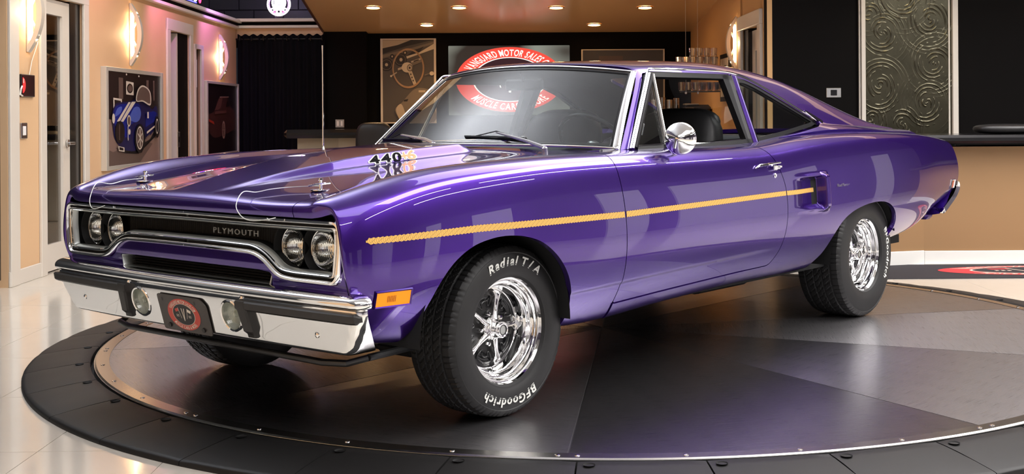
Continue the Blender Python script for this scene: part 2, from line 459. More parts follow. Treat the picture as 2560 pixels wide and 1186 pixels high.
# door_3: opening further back
D2 = structure(empty('door_3', LWp(4.3, ZF)))
child(casing('c', 3.93, 4.715, 2.03, .12), 'door_casing', M_CAS, D2)
mb = MB(); lbox(mb, 4.29, 4.715, ZF, 2.03, -.135, -.012); child(mb, 'door_leaf', M_BLKW, D2)
mb = MB(); lbox(mb, 4.24, 4.29, ZF, 2.02, -.135, -.008); child(mb, 'door_edge', M_CAS, D2)
mb = MB(); lbox(mb, 4.27, 4.36, .82, .98, -.012, -.004, bev=.003); lbox(mb, 4.30, 4.33, .87, .93, -.004, -.002, mi=1); child(mb, 'strike_plate', [M_METAL, M_BLKW], D2)
mb = MB(); lbox(mb, 3.95, 4.24, ZF, .62, -.9, -.5); structure_desk = mb.build('desk', M_BLKG); tag(structure_desk, 'dark desk just inside the half-open door behind the blue roadster picture', 'desk')
mb = MB(); c0 = LWp(4.02, .62, -.6); mb.lathe([(.0, 0), (.03, 0), (.042, .12), (.045, .125), (.02, .15), (0, .155)], axis='Z', n=20); mb.tube([(0, 0, .10), (.02, .03, .26)], .005, n=6)
cup = mb.build('cup', mat('cup_plastic', (.75, .70, .60), rough=.4), loc=c0, label='pale iced drink cup with a straw on the desk inside the open door', cat='cup')
# window_1: narrow side light
W1 = structure(empty('window_1', LWp(5.1, ZF)))
mb = MB(); lbox(mb, 4.93, 4.97, ZF, 1.94, 0, .02); lbox(mb, 5.20, 5.30, ZF, 1.94, 0, .02); lbox(mb, 4.93, 5.30, 1.90, 1.95, 0, .02); child(mb, 'window_casing', M_CAS, W1)
mb = MB(); lbox(mb, 4.97, 5.24, ZF, 1.90, -.05, -.03); child(mb, 'window_pane', M_BLKG, W1)
mb = MB(); lbox(mb, 4.99, 5.11, 1.45, 1.80, -.03, -.01, bev=.003); lbox(mb, 5.0, 5.10, 1.47, 1.78, -.01, -.008, mi=1); child(mb, 'wall_plate', [M_BLKG, M_WHITE], W1)

# curtain wall and black back wall
mb = MB(); mb.box((-3.5, 15.97, 2.24), (1.18, .1, .20)); structure(mb.build('wall_curtain_header', M_WALL))
mb = MB()
for z0, z1, d in ((2.352, 2.392, .07), (2.272, 2.305, .05)): mb.box((-3.35, 15.92 - d / 2, (z0 + z1) / 2), (1.5, .1 + d, z1 - z0), bev=.004)
structure(mb.build('trim_2', M_CAS)); mb = MB(); mb.box((-3.35, 15.93, 2.33), (1.5, .08, .06)); structure(mb.build('trim_groove', M_BLKW))
# block wall above
M_BLOCK = mat('painted_block', (.016, .012, .022), rough=.55, bump=.3, bscale=60); mb = MB(); mb.box((-2.5, 17.2, 4.2), (14, .2, 4.2)); BW = structure(mb.build('wall_block', mat('mortar', (.008, .007, .010), rough=.8)))
bp0 = None
for r_ in range(3):
    for c_ in range(7):
        x = -5.3 + c_ * .41 + (r_ % 2) * .205; z = 2.30 + r_ * .205
        if bp0 is None: mb = MB(); mb.box((0, 0, 0), (.400, .02, .195), bev=.004); bp0 = mb.build('block', M_BLOCK, BW); bo = bp0
        else: bo = bp0.copy(); COL.objects.link(bo)
        bo.location = (x, 17.09, z)
# curtain
V = []; nx = 240
for k in range(nx + 1):
    f = k / nx; x = -3.99 + 1.12 * f; d = .035 * math.sin(f * 2 * math.pi * 11) + .012 * math.sin(f * 37)
    top = 2.185 + .012 * math.cos(f * 2 * math.pi * 11)
    for z in (ZF + .02, .6, 1.3, 1.9, 2.12, top): V.append((x, 15.86 + d * .8 * (.5 + .5 * (2.3 - z) / 2.3) - .0, z))
F = [(i * 6 + j, (i + 1) * 6 + j, (i + 1) * 6 + j + 1, i * 6 + j + 1) for i in range(nx) for j in range(5)]
mb = MB(); mb.add(V, F, smooth=True); CU = mb.build('curtain', mat('curtain_black', (.004, .0038, .006), rough=.9, spec=.1), fix=False); tag(CU, 'black pleated curtain hanging from rings in the back corner', 'curtain')
mb = MB(); mb.tube([(-4.03, 15.86, 2.13), (-2.90, 15.86, 2.13)], .012, n=10); mb.build('curtain_rod', M_BLKG, CU)
for k in range(8):
    mb = MB(); mb.tube([(-3.95 + k * .15, 15.83 + .03 * math.cos(t), 2.13 + .03 * math.sin(t)) for t in np.linspace(0, 2 * math.pi, 13)[:-1]], .006, n=6, closed=True); mb.build('curtain_ring', M_BLKG, CU)
mb = MB(); mb.box((-.5, 16.2, 1.1), (4.9, .2, 2.4)); mb.box((-2.63, 16.03, 1.1), (.55, .18, 2.4)); structure(mb.build('wall_back', M_BLKW))
# sloping soffit with recessed lights
def zc(y): return 2.21 + .1 * (16.1 - y)
xL = lambda y: -2.92 + (16.1 - y) * .077; xR = lambda y: 1.82 + (16.1 - y) * .031
mb = MB(); y0, y1 = 9.8, 16.2
mb.add([(xL(y0), y0, zc(y0)), (xR(y0) + 3.4, y0, zc(y0)), (xR(y1) + 3.4, y1, zc(y1)), (xL(y1), y1, zc(y1))] + [(xL(y0), y0, zc(y0) + .3), (xR(y0) + 3.4, y0, zc(y0) + .3), (xR(y1) + 3.4, y1, zc(y1) + .3), (xL(y1), y1, zc(y1) + .3)], [(0, 1, 2, 3), (4, 7, 6, 5), (0, 4, 5, 1), (1, 5, 6, 2), (2, 6, 7, 3), (3, 7, 4, 0)])
structure(mb.build('ceiling_soffit', M_CEIL)); 
mb = MB(); mb.add([(xL(y) + dx, y, zc(y) + dz) for y in (y0, y1) for dx, dz in ((-.012, -.012), (.012, -.012), (.012, .30), (-.012, .30))], [(0, 1, 2, 3), (4, 7, 6, 5), (0, 4, 5, 1), (1, 5, 6, 2), (2, 6, 7, 3), (3, 7, 4, 0)]); structure(mb.build('trim_3', mat('soffit_edge', (.06, .025, .02), rough=.5)))
M_BULB = mat('warm_bulb', (1, .8, .5), emit=(1, .62, .28), estr=45)
spots = [(-2.03, 14.29), (-1.04, 14.32), (.08, 14.36), (1.11, 14.39), (-1.53, 15.47), (.56, 15.52)]
names_ = ['leftmost downlight of the front row in the tan ceiling', 'second downlight from the left in the front row of the tan ceiling', 'third downlight from the left in the front row of the tan ceiling', 'rightmost downlight of the front row in the tan ceiling', 'left one of the two downlights nearest the black back wall', 'right one of the two downlights nearest the black back wall']
for (x, y), nm in zip(spots, names_):
    e = empty('ceiling_light', (x, y, zc(y)), label=nm, cat='light', group='recessed ceiling lights'); e.rotation_euler = (-.0997, 0, 0)
    mb = MB(); mb.lathe([(.095, -.001), (.093, -.010), (.078, -.012), (.074, -.004)], axis='Z', n=32); mb.build('light_rim', mat('bronze_rim', (.55, .36, .18), rough=.35, metal=.4) if x == -2.03 else bpy.data.materials['bronze_rim'], e)
    mb = MB(); mb.lathe([(.076, -.006), (.05, -.012), (0, -.013)], axis='Z', n=24); mb.build('light_bulb', M_BULB, e)
    l = bpy.data.lights.new('downlight', 'SPOT'); l.energy = 45; l.color = (1, .62, .30); l.spot_size = R(120); l.spot_blend = .8; l.shadow_soft_size = .06
    lo = bpy.data.objects.new('downlight', l); COL.objects.link(lo); lo.parent = e; lo.location = (0, 0, -.04)
# right-hand door wall (warm) and black wall with the counter
xD = lambda y: 1.96 - .031 * (y - 12)
M_WALLO = mat('wall_ochre', (.62, .36, .15), rough=.5)
DROT = Matrix.Rotation(math.atan(.031), 3, 'Z')
def rbox(mb, y0, y1, z0, z1, n0, n1, bev=0, mi=None): ym = (y0 + y1) / 2; nm = (n0 + n1) / 2; mb.box((xD(ym) - nm, ym, (z0 + z1) / 2), (abs(n1 - n0), abs(y1 - y0), abs(z1 - z0)), rot=DROT, bev=bev, mi=mi)
mb = MB(); rbox(mb, 12.50, 16.2, ZF, 2.7, -.1, 0); rbox(mb, 11.30, 11.58, ZF, 2.7, -.1, 0); rbox(mb, 11.5, 12.6, 1.98, 2.8, -.1, 0); structure(mb.build('wall_right', M_WALLO))
D3 = structure(empty('door_4', (xD(12), 12, ZF)))
mb = MB(); rbox(mb, 12.46, 12.60, ZF, 1.97, 0, .03, bev=.004); rbox(mb, 11.48, 11.62, ZF, 1.97, 0, .03, bev=.004); rbox(mb, 11.48, 12.60, 1.97, 2.11, 0, .035, bev=.004); child(mb, 'door_casing', M_CAS, D3)
mb = MB(); rbox(mb, 12.25, 12.46, ZF, 1.97, -.10, -.01); child(mb, 'door_jamb', M_BLKG, D3)
mb = MB(); rbox(mb, 11.66, 12.25, ZF, .2, -.10, -.05); rbox(mb, 12.10, 12.25, ZF, 1.92, -.10, -.05); rbox(mb, 11.62, 11.72, ZF, 1.92, -.10, -.05); rbox(mb, 11.66, 12.25, 1.75, 1.95, -.10, -.05); child(mb, 'door_frame', M_CAS, D3)
mb = MB(); rbox(mb, 11.7, 12.1, .15, 1.76, -.08, -.07); child(mb, 'door_glass', M_DGLS, D3)
mb = MB(); mb.box((5.0, 11.36, 1.6), (6.05, .12, 3.4)); structure(mb.build('wall_black', M_BLKW))
# unseen part of the room that the paint reflects: rear wall, side wall, high ceiling greyed to bounce light
mb = MB(); mb.box((1, -8.6, 1.0), (24, .2, 2.1)); structure(mb.build('wall_behind_camera', M_GREY))
mb = MB(); mb.box((1, -8.62, 3.8), (24, .2, 3.6)); structure(mb.build('wall_upper_rear', mat('upper_dark', (.05, .04, .06), rough=.6)))
mb = MB(); mb.box((9.5, 3, 1.0), (.2, 24, 2.1)); structure(mb.build('wall_far_right', mat('side_wall_dark', (.10, .09, .12), rough=.5)))
mb = MB()
for y_, w_ in ((-5, 1.2), (-2.2, .8), (.5, 1.6), (3.4, .5), (5.0, 1.1), (7.4, .4), (8.6, 1.3), (10.6, .7)): mb.box((9.37, y_, .9), (.1, w_, 1.9))
structure(mb.build('reflection_piers', M_GREY))  # unseen pale piers added to break up reflections along the car's side
mb = MB(); mb.box((9.55, 3, 3.8), (.2, 24, 3.6)); mb.box((-6.8, 4, 4.0), (.1, 26, 3.4)); structure(mb.build('wall_upper', bpy.data.materials['upper_dark'])); mb = MB(); mb.box((1, 4, 5.3), (24, 27, .1)); structure(mb.build('ceiling', mat('ceiling_grey', (.45, .45, .47), rough=.8)))
# ---------------------------------------------------------------- turntable
TT = Vector((.2718, 6.5712, 0))
TAB = empty('turntable', TT, label='large round display turntable of brushed steel with a black rubber ramp', cat='turntable')
def steel_mat():
    m = mat('turntable_steel', (.36, .35, .36), rough=.30, metal=.97, aniso=.65); nt = m.node_tree; b = nt.nodes['Principled BSDF']
    vt = nt.nodes.new('ShaderNodeVectorTransform'); vt.vector_type = 'VECTOR'; vt.convert_from = 'OBJECT'; vt.convert_to = 'WORLD'; vt.inputs[0].default_value = (0, 1, 0); nt.links.new(vt.outputs[0], b.inputs['Tangent'])
    tc = nt.nodes.new('ShaderNodeTexCoord'); mp = nt.nodes.new('ShaderNodeMapping'); mp.inputs['Scale'].default_value = (700, 6, 1); n = nt.nodes.new('ShaderNodeTexNoise'); n.inputs['Scale'].default_value = 1.0; n.inputs['Detail'].default_value = 6
    nt.links.new(tc.outputs['Object'], mp.inputs[0]); nt.links.new(mp.outputs[0], n.inputs[0])
    mr = nt.nodes.new('ShaderNodeMapRange'); mr.inputs['To Min'].default_value = .22; mr.inputs['To Max'].default_value = .36; nt.links.new(n.outputs['Fac'], mr.inputs[0]); nt.links.new(mr.outputs[0], b.inputs['Roughness'])
    bmp = nt.nodes.new('ShaderNodeBump'); bmp.inputs['Strength'].default_value = .008; bmp.inputs['Distance'].default_value = .001; nt.links.new(n.outputs['Fac'], bmp.inputs['Height']); nt.links.new(bmp.outputs[0], b.inputs['Normal']); return m
M_TT = steel_mat()
# one sheet, spanning +-18 degrees about +X
th = np.linspace(-R(18) + .0012, R(18) - .0012, 15); mb = MB()
top = [(.01, 0)] + [(2.515 * math.cos(t), 2.515 * math.sin(t)) for t in th]
mb.poly_extrude(top, -.003, 0, plane='XY'); sh = mb.build('deck_sheet', M_TT, TAB)
for k in range(10):
    o = sh if k == 0 else sh.copy()
    if k: COL.objects.link(o)
    o.rotation_euler = (0, 0, R(-77.1 + 36 * k))
mb = MB(); mb.lathe([(0, -.0035), (2.53, -.0035), (2.53, -.05)], axis='Z', n=160, smooth=False); mb.build('deck_core', M_METAL, TAB)
mb = MB(); mb.lathe([(2.462, 0), (2.463, .0022), (2.52, .0022), (2.527, -.002), (2.528, -.03)], axis='Z', n=240); mb.build('edge_trim', mat('trim_steel', (.62, .60, .57), rough=.22, metal=1), TAB, ang=30)
mb = MB(); mb.lathe([(2.528, -.045), (2.545, -.045)], axis='Z', n=120); mb.build('edge_gap', M_BLKM, TAB)
mb = MB(); mb.lathe([(.0095, .002), (.009, .0045), (.005, .0055), (0, .0057)], axis='Z', n=12); sc0 = None
for k in range(40):
    for da in ((-.75, .75) if k % 4 == 0 else (0,)):
        a = R(-95.1 + 9 * k + da)
        if sc0 is None: sc0 = mb.build('trim_screw', M_CHROME, TAB); o = sc0
        else: o = sc0.copy(); COL.objects.link(o)
        o.location = (2.492 * math.cos(a), 2.492 * math.sin(a), 0)
# rubber ramp of 38 segments
M_RAMP = mat('ramp_rubber', (.011, .0105, .0105), rough=.5, spec=.35, noise=.10, nscale=30, bump=.05, bscale=300)
dth = 2 * math.pi / 38; m_ = 7; V = []
prof = [(2.544, -.030), (2.545, -.004), (2.552, .001), (2.60, -.002), (2.66, -.008), (2.74, -.018), (2.815, -.029), (2.830, -.033), (2.834, -.038), (2.834, ZF)]
for i, (r_, z) in enumerate(prof):
    g = .0012 if r_ < 2.7 else .0006
    for k in range(m_):
        a = -dth / 2 + g + (dth - 2 * g) * k / (m_ - 1); zz = z - (.003 if k in (0, m_ - 1) and 0 < i < 9 else 0)
        V.append((r_ * math.cos(a), r_ * math.sin(a), zz))
n = len(prof); F = [(i * m_ + k, (i + 1) * m_ + k, (i + 1) * m_ + k + 1, i * m_ + k + 1) for i in range(n - 1) for k in range(m_ - 1)]
mb = MB(); mb.add(V, F, smooth=True)
for k0 in (0, m_ - 1):   # side faces
    idx = [i * m_ + k0 for i in range(n)]; mb.add([V[i] for i in idx] + [(2.544 * math.cos(0) * (V[idx[0]][0] / 2.544), V[idx[0]][1], ZF)], [tuple(range(n + 1))])
seg0 = mb.build('ramp_segment', M_RAMP, TAB, ang=40)
mb = MB(); mb.lathe([(.020, -.0005), (.018, -.003), (.012, -.006), (0, -.0065)], axis='Z', n=16); a = -dth / 2 + .016
bolt0 = mb.build('bolt_recess', M_BLKM, seg0); bolt0.location = (2.592 * math.cos(a), 2.592 * math.sin(a), .0015)
for k in range(38):
    if k == 0: o = seg0
    else: o = dup(seg0, parent=TAB)
    o.rotation_euler = (0, 0, R(-94.3) + dth * (k + .5))
# ================================================================ THE CAR (x forward from the front axle, y left, z up from the turntable)
WB = 2.946
CAR = empty('muscle_car', (-0.8125, 5.1681, 0), 0.87844 + math.pi, 'glossy purple two-door muscle car with a gold side stripe parked on the turntable', 'car')

def paint_mat():
    m = mat('purple_paint', (0.058, 0.013, 0.245), rough=0.25, metal=0.82, coat=1.0, coat_rough=0.01); m.node_tree.nodes['Principled BSDF'].inputs['Coat IOR'].default_value = 1.55
    return m
M_PAINT = paint_mat()
M_CHROME2 = mat('satin_silver', (0.50, 0.52, 0.50), rough=0.32, metal=0.85)
M_BLK = mat('car_black_trim', (0.008, 0.008, 0.009), rough=0.3, spec=.25)
M_RUB = mat('black_rubber_pad', (0.022, 0.020, 0.019), rough=0.42)
M_VINYL = mat('black_vinyl', (0.014, 0.014, 0.015), rough=0.42, bump=0.25, bscale=500)
M_GOLD = mat('gold_stripe', (0.62, 0.36, 0.07), rough=0.45)
M_DKGOLD = mat('stripe_line', (0.10, 0.055, 0.02), rough=0.5)

# ---- lower body surface
tW = [(.86, .862), (.82, .872), (.75, .898), (.6, .924), (.3, .948), (0, .956), (-.6, .950), (-1.2, .948), (-1.8, .948), (-2.3, .955), (-2.9, .968), (-3.3, .962), (-3.7, .938), (-4.0, .905), (-4.33, .865)]
tZB = [(.86, .382), (.75, .368), (.52, .345), (.2, .33), (-.28, .29), (-.40, .274), (-.64, .290), (-1.1, .309), (-1.62, .322), (-2.17, .318), (-2.5, .335), (-3.1, .39), (-3.3, .40), (-3.5, .415), (-3.8, .455), (-4.05, .50), (-4.33, .54)]
tZS = [(.86, .826), (.77, .858), (.6, .905), (.41, .938), (.1, .958), (-.25, .966), (-.6, .966), (-1.2, .964), (-1.75, .962), (-2.0, .978), (-2.25, 1.0), (-2.6, 1.014), (-3.0, 1.018), (-3.4, 1.012), (-3.8, .996), (-4.1, .972), (-4.33, .95)]
tZT = [(.86, .828), (.77, .845), (.627, .868), (.4, .898), (.1, .926), (-.2, .945), (-.6, .966), (-.9, .985), (-1.2, .99), (-1.9, .995), (-2.3, 1.02), (-3.0, 1.03), (-3.4, 1.025), (-3.8, 1.015), (-4.1, .992), (-4.33, .965)]
tBELT = [(.86, 0), (-.6, 0), (-.85, .012), (-1.9, .016), (-2.2, .02), (-2.6, .028), (-3.0, .02), (-3.4, .008), (-3.7, 0)]
XS = [.826, .826, .815, .775, .70, .58, .42, .22, 0, -.25, -.5, -.75, -1.0, -1.3, -1.6, -1.8, -2.0, -2.2, -2.45, -2.7, -2.95, -3.2, -3.45, -3.7, -3.92, -4.1, -4.25, -4.32, -4.33]
def body_row(i):
    x = XS[i]; W = ip(x, tW); zb = ip(x, tZB); zs = ip(x, tZS); zt = ip(x, tZT); bl = ip(x, tBELT)
    wf = [1, 1, 1, .75, .35, .1][i] if i < 6 else 0
    h = zs - zb
    pts = []
    for dy, t in ((-.24, .03), (-.125, 0), (-.095, .0), (-.05, .10), (-.016, .23), (0, .37), (.003, .52), (-.004, .68), (-.018, .83), (-.034, .935), (-.062, .99)):
        pts.append([x, W + dy, zb + t * h])
    for y, z in ((W - .105, zs + .006), (W - .155, zs + .004 + bl * .6), (.725, .45 * zs + .55 * zt + bl), (.62, .15 * zs + .85 * zt), (.47, zt), (.30, zt + .008), (.14, zt + .012), (0, zt + .012)):
        pts.append([x, y, z])
    P = np.array(pts)
    # front edge follows the fender's swept-back leading edge; back end follows the tail
    for k in range(11):
        z = P[k, 2]
        P[k, 0] += wf * np.interp(z, [.36, .42, .50, .55, .62, .68, .80], [-.07, -.07, -.06, -.03, -.005, 0, 0])
        if i >= len(XS) - 5:
            wr = [.25, .55, .85, 1, 1][i - (len(XS) - 5)]
            P[k, 0] += wr * np.interp(z, [.50, .60, .72, .85, .95], [.30, .06, 0, .01, .04])
    if i == 0:
        P[:10, 1] -= .022; P[:10, 0] -= .014
        P[10, 1] -= .02; P[10, 2] -= .03; P[10, 0] -= .01
        P[11:, 2] = .790; P[11:, 0] = np.interp(P[11:, 1], [.5, .80], [.836, .824])
        P[11, 2] = .795
    if i == 2: P[11:, 0] += .018
    if i == 1:
        P[:11, 1] -= .004
        P[11:, 2] = np.minimum(P[11:, 2], .815); P[11:, 0] = np.interp(P[11:, 1], [.5, .80], [.848, .832])
    return P
BNET = np.stack([body_row(i) for i in range(len(XS))])
def vden(parts):
    return np.concatenate([np.linspace(a, b, n, endpoint=False) for a, b, n in parts] + [[1.0]])
UB = np.concatenate([np.linspace(0, .12, 70, endpoint=False), np.linspace(.12, 1, 330)])
VB = vden([(0, .15, 24), (.15, .36, 56), (.36, .75, 78), (.75, 1, 40)])
PB = surf(BNET, UB, VB)
def sst(a, b, x): t = np.clip((x - a) / (b - a), 0, 1); return t * t * (3 - 2 * t)
_cz = np.interp(PB[..., 0], [-1.9, -.3], [.478, .436]); PB[..., 1] += (PB[..., 1] > .8) * .0055 * (sst(-.010, .006, PB[..., 2] - _cz) - 1) * sst(-.18, -.30, PB[..., 0]) * (1 - sst(-1.55, -1.9, PB[..., 0]))
# hood bulge
def bulge_h(x, y):
    hw_b = np.interp(x, [-.56, -.45, 0, .3, .77], [.21, .245, .25, .225, .15]); hw_t = hw_b - .035
    s = np.clip((hw_b - np.abs(y)) / (hw_b - hw_t), 0, 1); s = s * s * (3 - 2 * s)
    hx = np.interp(x, [-.60, -.50, -.40, -.1, .2, .5, .70, .80], [0, .0, .040, .042, .036, .020, .006, 0])
    return s * hx
def zsurf_x(A): return A
DOOR = smooth_loop([(-.574, 1.04), (-.572, .97), (-.588, .90), (-.604, .78), (-.611, .62), (-.604, .47), (-.582, .357)], 6, closed=False)
DOOR_R = smooth_loop([(-1.815, .392), (-1.845, .405), (-1.895, .465), (-1.928, .55), (-1.941, .65), (-1.934, .765), (-1.902, .85), (-1.858, .914), (-1.80, .962), (-1.74, 1.0), (-1.70, 1.04)], 6, closed=False)
DOORP = np.vstack([DOOR, np.array([[-1.0, .370], [-1.5, .384]]), DOOR_R])
FARCH = smooth_loop([(.56, .20), (.548, .34), (.520, .40), (.484, .485), (.438, .562), (.375, .624), (.290, .668), (.194, .688), (.105, .691), (.015, .680), (-.075, .652), (-.165, .593), (-.236, .512), (-.280, .415), (-.293, .34), (-.288, .20)], 6, closed=False)
RARCH = smooth_loop([(-2.22, .18), (-2.30, .34), (-2.37, .40), (-2.44, .488), (-2.52, .560), (-2.63, .606), (-2.78, .634), (-2.92, .642), (-3.04, .632), (-3.14, .595), (-3.205, .535), (-3.222, .47), (-3.20, .42), (-3.17, .20)], 6, closed=False)
g_ = .0022
sxz = lambda P, poly: sdf(P[:, [0, 2]], poly)
sxy = lambda P, poly: sdf(P[:, [0, 1]], poly)
def hood_y(x): return np.interp(x, [-.45, 0, .4, .72, .80, .86], [.700, .706, .690, .655, .638, .634])
HOODP = np.array([(.90, -.3), (.90, .634)] + [(x, float(hood_y(x))) for x in (.80, .72, .6, .4, .2, 0, -.2, -.38)] + [(-.405, .690), (-.42, .66), (-.46, .45), (-.50, .25), (-.51, 0), (-.51, -.3)])
FEND_TOP = np.array([(-.20, .706), (-.36, .73), (-.50, .775), (-.60, .815), (-.75, .845)])
def cowl_y(x): return np.interp(x, [-.9, -.75, -.60, -.50, -.40, -.38, -.2], [.80, .80, .79, .765, .715, .706, .706])
AB, FB = grid_mesh(PB)
CABP = np.array([(-.66, -.5), (-.69, .3), (-.775, .62), (-.86, .752), (-.90, .776), (-1.4, .772), (-1.95, .772), (-2.3, .765), (-2.62, .748), (-2.9, .70), (-3.3, .66), (-3.44, .62), (-3.47, -.5)])
DECKP = np.array([(-3.52, -.5), (-3.52, .60), (-3.58, .70), (-3.8, .735), (-4.29, .715), (-4.29, -.5)])
bodyA, bodyF = AB, FB
def part_L(fs, name, label=None, sides='LR', A=AB, F=FB, depth=.02, lab2=None):
    A2, F2 = multi_clip(A, F, *fs); out = []
    for s in sides: out.append(panel(name, A2, F2, M_PAINT, CAR, depth, s, label if s == 'L' else lab2, mrim=M_BLK if False else None))
    return out, A2, F2
FENDER = part_L([lambda P: P[:, 0] + .66, lambda P: np.where(P[:, 2] > .93, 1, 1) * 1.0,
        lambda P: -sxz(P, np.vstack([DOOR, [(-.57, .2), (-2, .2), (-2, 1.04)]])) - g_,
        lambda P: -sxz(P, FARCH), lambda P: P[:, 1] - np.where(P[:, 0] < -.38, cowl_y(P[:, 0]), hood_y(P[:, 0])) - g_], 'front_fender', depth=.025)[0]
hv = vden([(.70, .895, 40), (.895, .965, 60), (.965, 1, 14)])
PH = surf(BNET, np.linspace(0, .45, 260), hv); PH[..., 2] += bulge_h(PH[..., 0], PH[..., 1])
AH, FH = grid_mesh(PH)
A2, F2 = multi_clip(AH, FH, lambda P: sxy(P, HOODP) - g_)
HOOD = panel('hood', A2, F2, M_PAINT, CAR, .018, 'both')
A2, F2 = multi_clip(AB, FB, lambda P: -.36 - P[:, 0], lambda P: P[:, 0] + .855, lambda P: cowl_y(P[:, 0]) - P[:, 1] - g_, lambda P: -sxy(P, HOODP) - g_, lambda P: -sxy(P, CABP))
def largest_island(A, F):
    par = list(range(len(A)))
    def find(i):
        while par[i] != i: par[i] = par[par[i]]; i = par[i]
        return i
    for q in F:
        r = find(q[0])
        for i in q[1:]: par[find(i)] = r
    cnt = {}
    for q in F: cnt[find(q[0])] = cnt.get(find(q[0]), 0) + 1
    best = max(cnt, key=cnt.get); return [q for q in F if find(q[0]) == best]
F2 = largest_island(A2, F2)
COWL = panel('cowl_panel', A2, F2, M_PAINT, CAR, .012, 'both')
DOORS, DA, DF = part_L([lambda P: P[:, 2] - .34, lambda P: sxz(P, DOORP) - g_, lambda P: P[:, 1] - .778], 'door')
_us = np.linspace(0, 1, 4001); _xs = surf(BNET, _us, np.array([.45]))[:, 0, 0]
def u_of_x(x): return np.interp(-np.asarray(x), -_xs, _us)
UQ = u_of_x(np.concatenate([np.linspace(-.5, -1.95, 90, endpoint=False), np.linspace(-1.95, -2.42, 150, endpoint=False), np.linspace(-2.42, -4.3, 170)])); UQ = np.append(UQ, 1.0)
VQ = vden([(0, .15, 24), (.15, .33, 24), (.33, .56, 76), (.56, .75, 36), (.75, 1, 40)])
PQ = surf(BNET, UQ, VQ)
def sst(a, b, x): t = np.clip((x - a) / (b - a), 0, 1); return t * t * (3 - 2 * t)
_x, _z = PQ[..., 0], PQ[..., 2]; side_ok = PQ[..., 1] > .88
zt_, zb_ = np.interp(_x, [-2.30, -2.0], [.806, .800]), np.interp(_x, [-2.30, -2.0], [.652, .662])
rec = sst(-2.0, -2.27, _x) * (1 - sst(-2.288, -2.296, _x)) * sst(zb_ - .008, zb_ + .012, _z) * (1 - sst(zt_ - .012, zt_ + .008, _z))
fin = sst(-2.284, -2.298, _x) * (1 - sst(-2.325, -2.375, _x)) * sst(.628, .655, _z) * (1 - sst(.805, .832, _z))
ridge = sst(-2.0, -2.29, _x) * (1 - sst(-2.30, -2.37, _x)) * (np.exp(-((_z - .812) / .009) ** 2) + np.exp(-((_z - .648) / .009) ** 2))
PQ[..., 1] += side_ok * (-.030 * rec + .030 * fin + .014 * ridge * (1 - fin))
AQ, FQ = grid_mesh(PQ)
A2, F2 = multi_clip(AQ, FQ, lambda P: -.545 - P[:, 0], lambda P: -sxz(P, np.vstack([DOORP, [(-1.4, 1.2)]])) - g_,
        lambda P: -sxz(P, np.vstack([DOOR, [(-.582, .1), (.2, .1), (.2, 1.3), (-.574, 1.3)]])) - g_ * .5,
        lambda P: -sxz(P, RARCH), lambda P: -sxy(P, CABP), lambda P: -sxy(P, DECKP) - g_)
QP = [panel('quarter_panel', A2, F2, M_PAINT, CAR, .025, s) for s in 'LR']
A2, F2 = multi_clip(AB, FB, lambda P: sxy(P, DECKP) - g_, lambda P: P[:, 2] - .9)
panel('deck_lid', A2, F2, M_PAINT, CAR, .02, 'both')
# dark inner body so that gaps read black
ui = np.linspace(0.02, .985, 120); vi = np.linspace(.05, 1, 60); PI = surf(BNET, ui, vi); AI, FI = grid_mesh(PI)
A2, F2 = multi_clip(AI, FI, lambda P: -sxz(P, FARCH), lambda P: -sxz(P, RARCH), lambda P: -sxy(P, CABP) - .0, lambda P: .66 - P[:, 0])
A2 = A2.copy(); A2[:, 3:] /= np.linalg.norm(A2[:, 3:], axis=1)[:, None]; A2[:, :3] -= A2[:, 3:] * .028; A2[:, 1] = np.maximum(A2[:, 1], 0)
panel('inner_body', A2, F2, M_BLKM, CAR, 0, 'both')

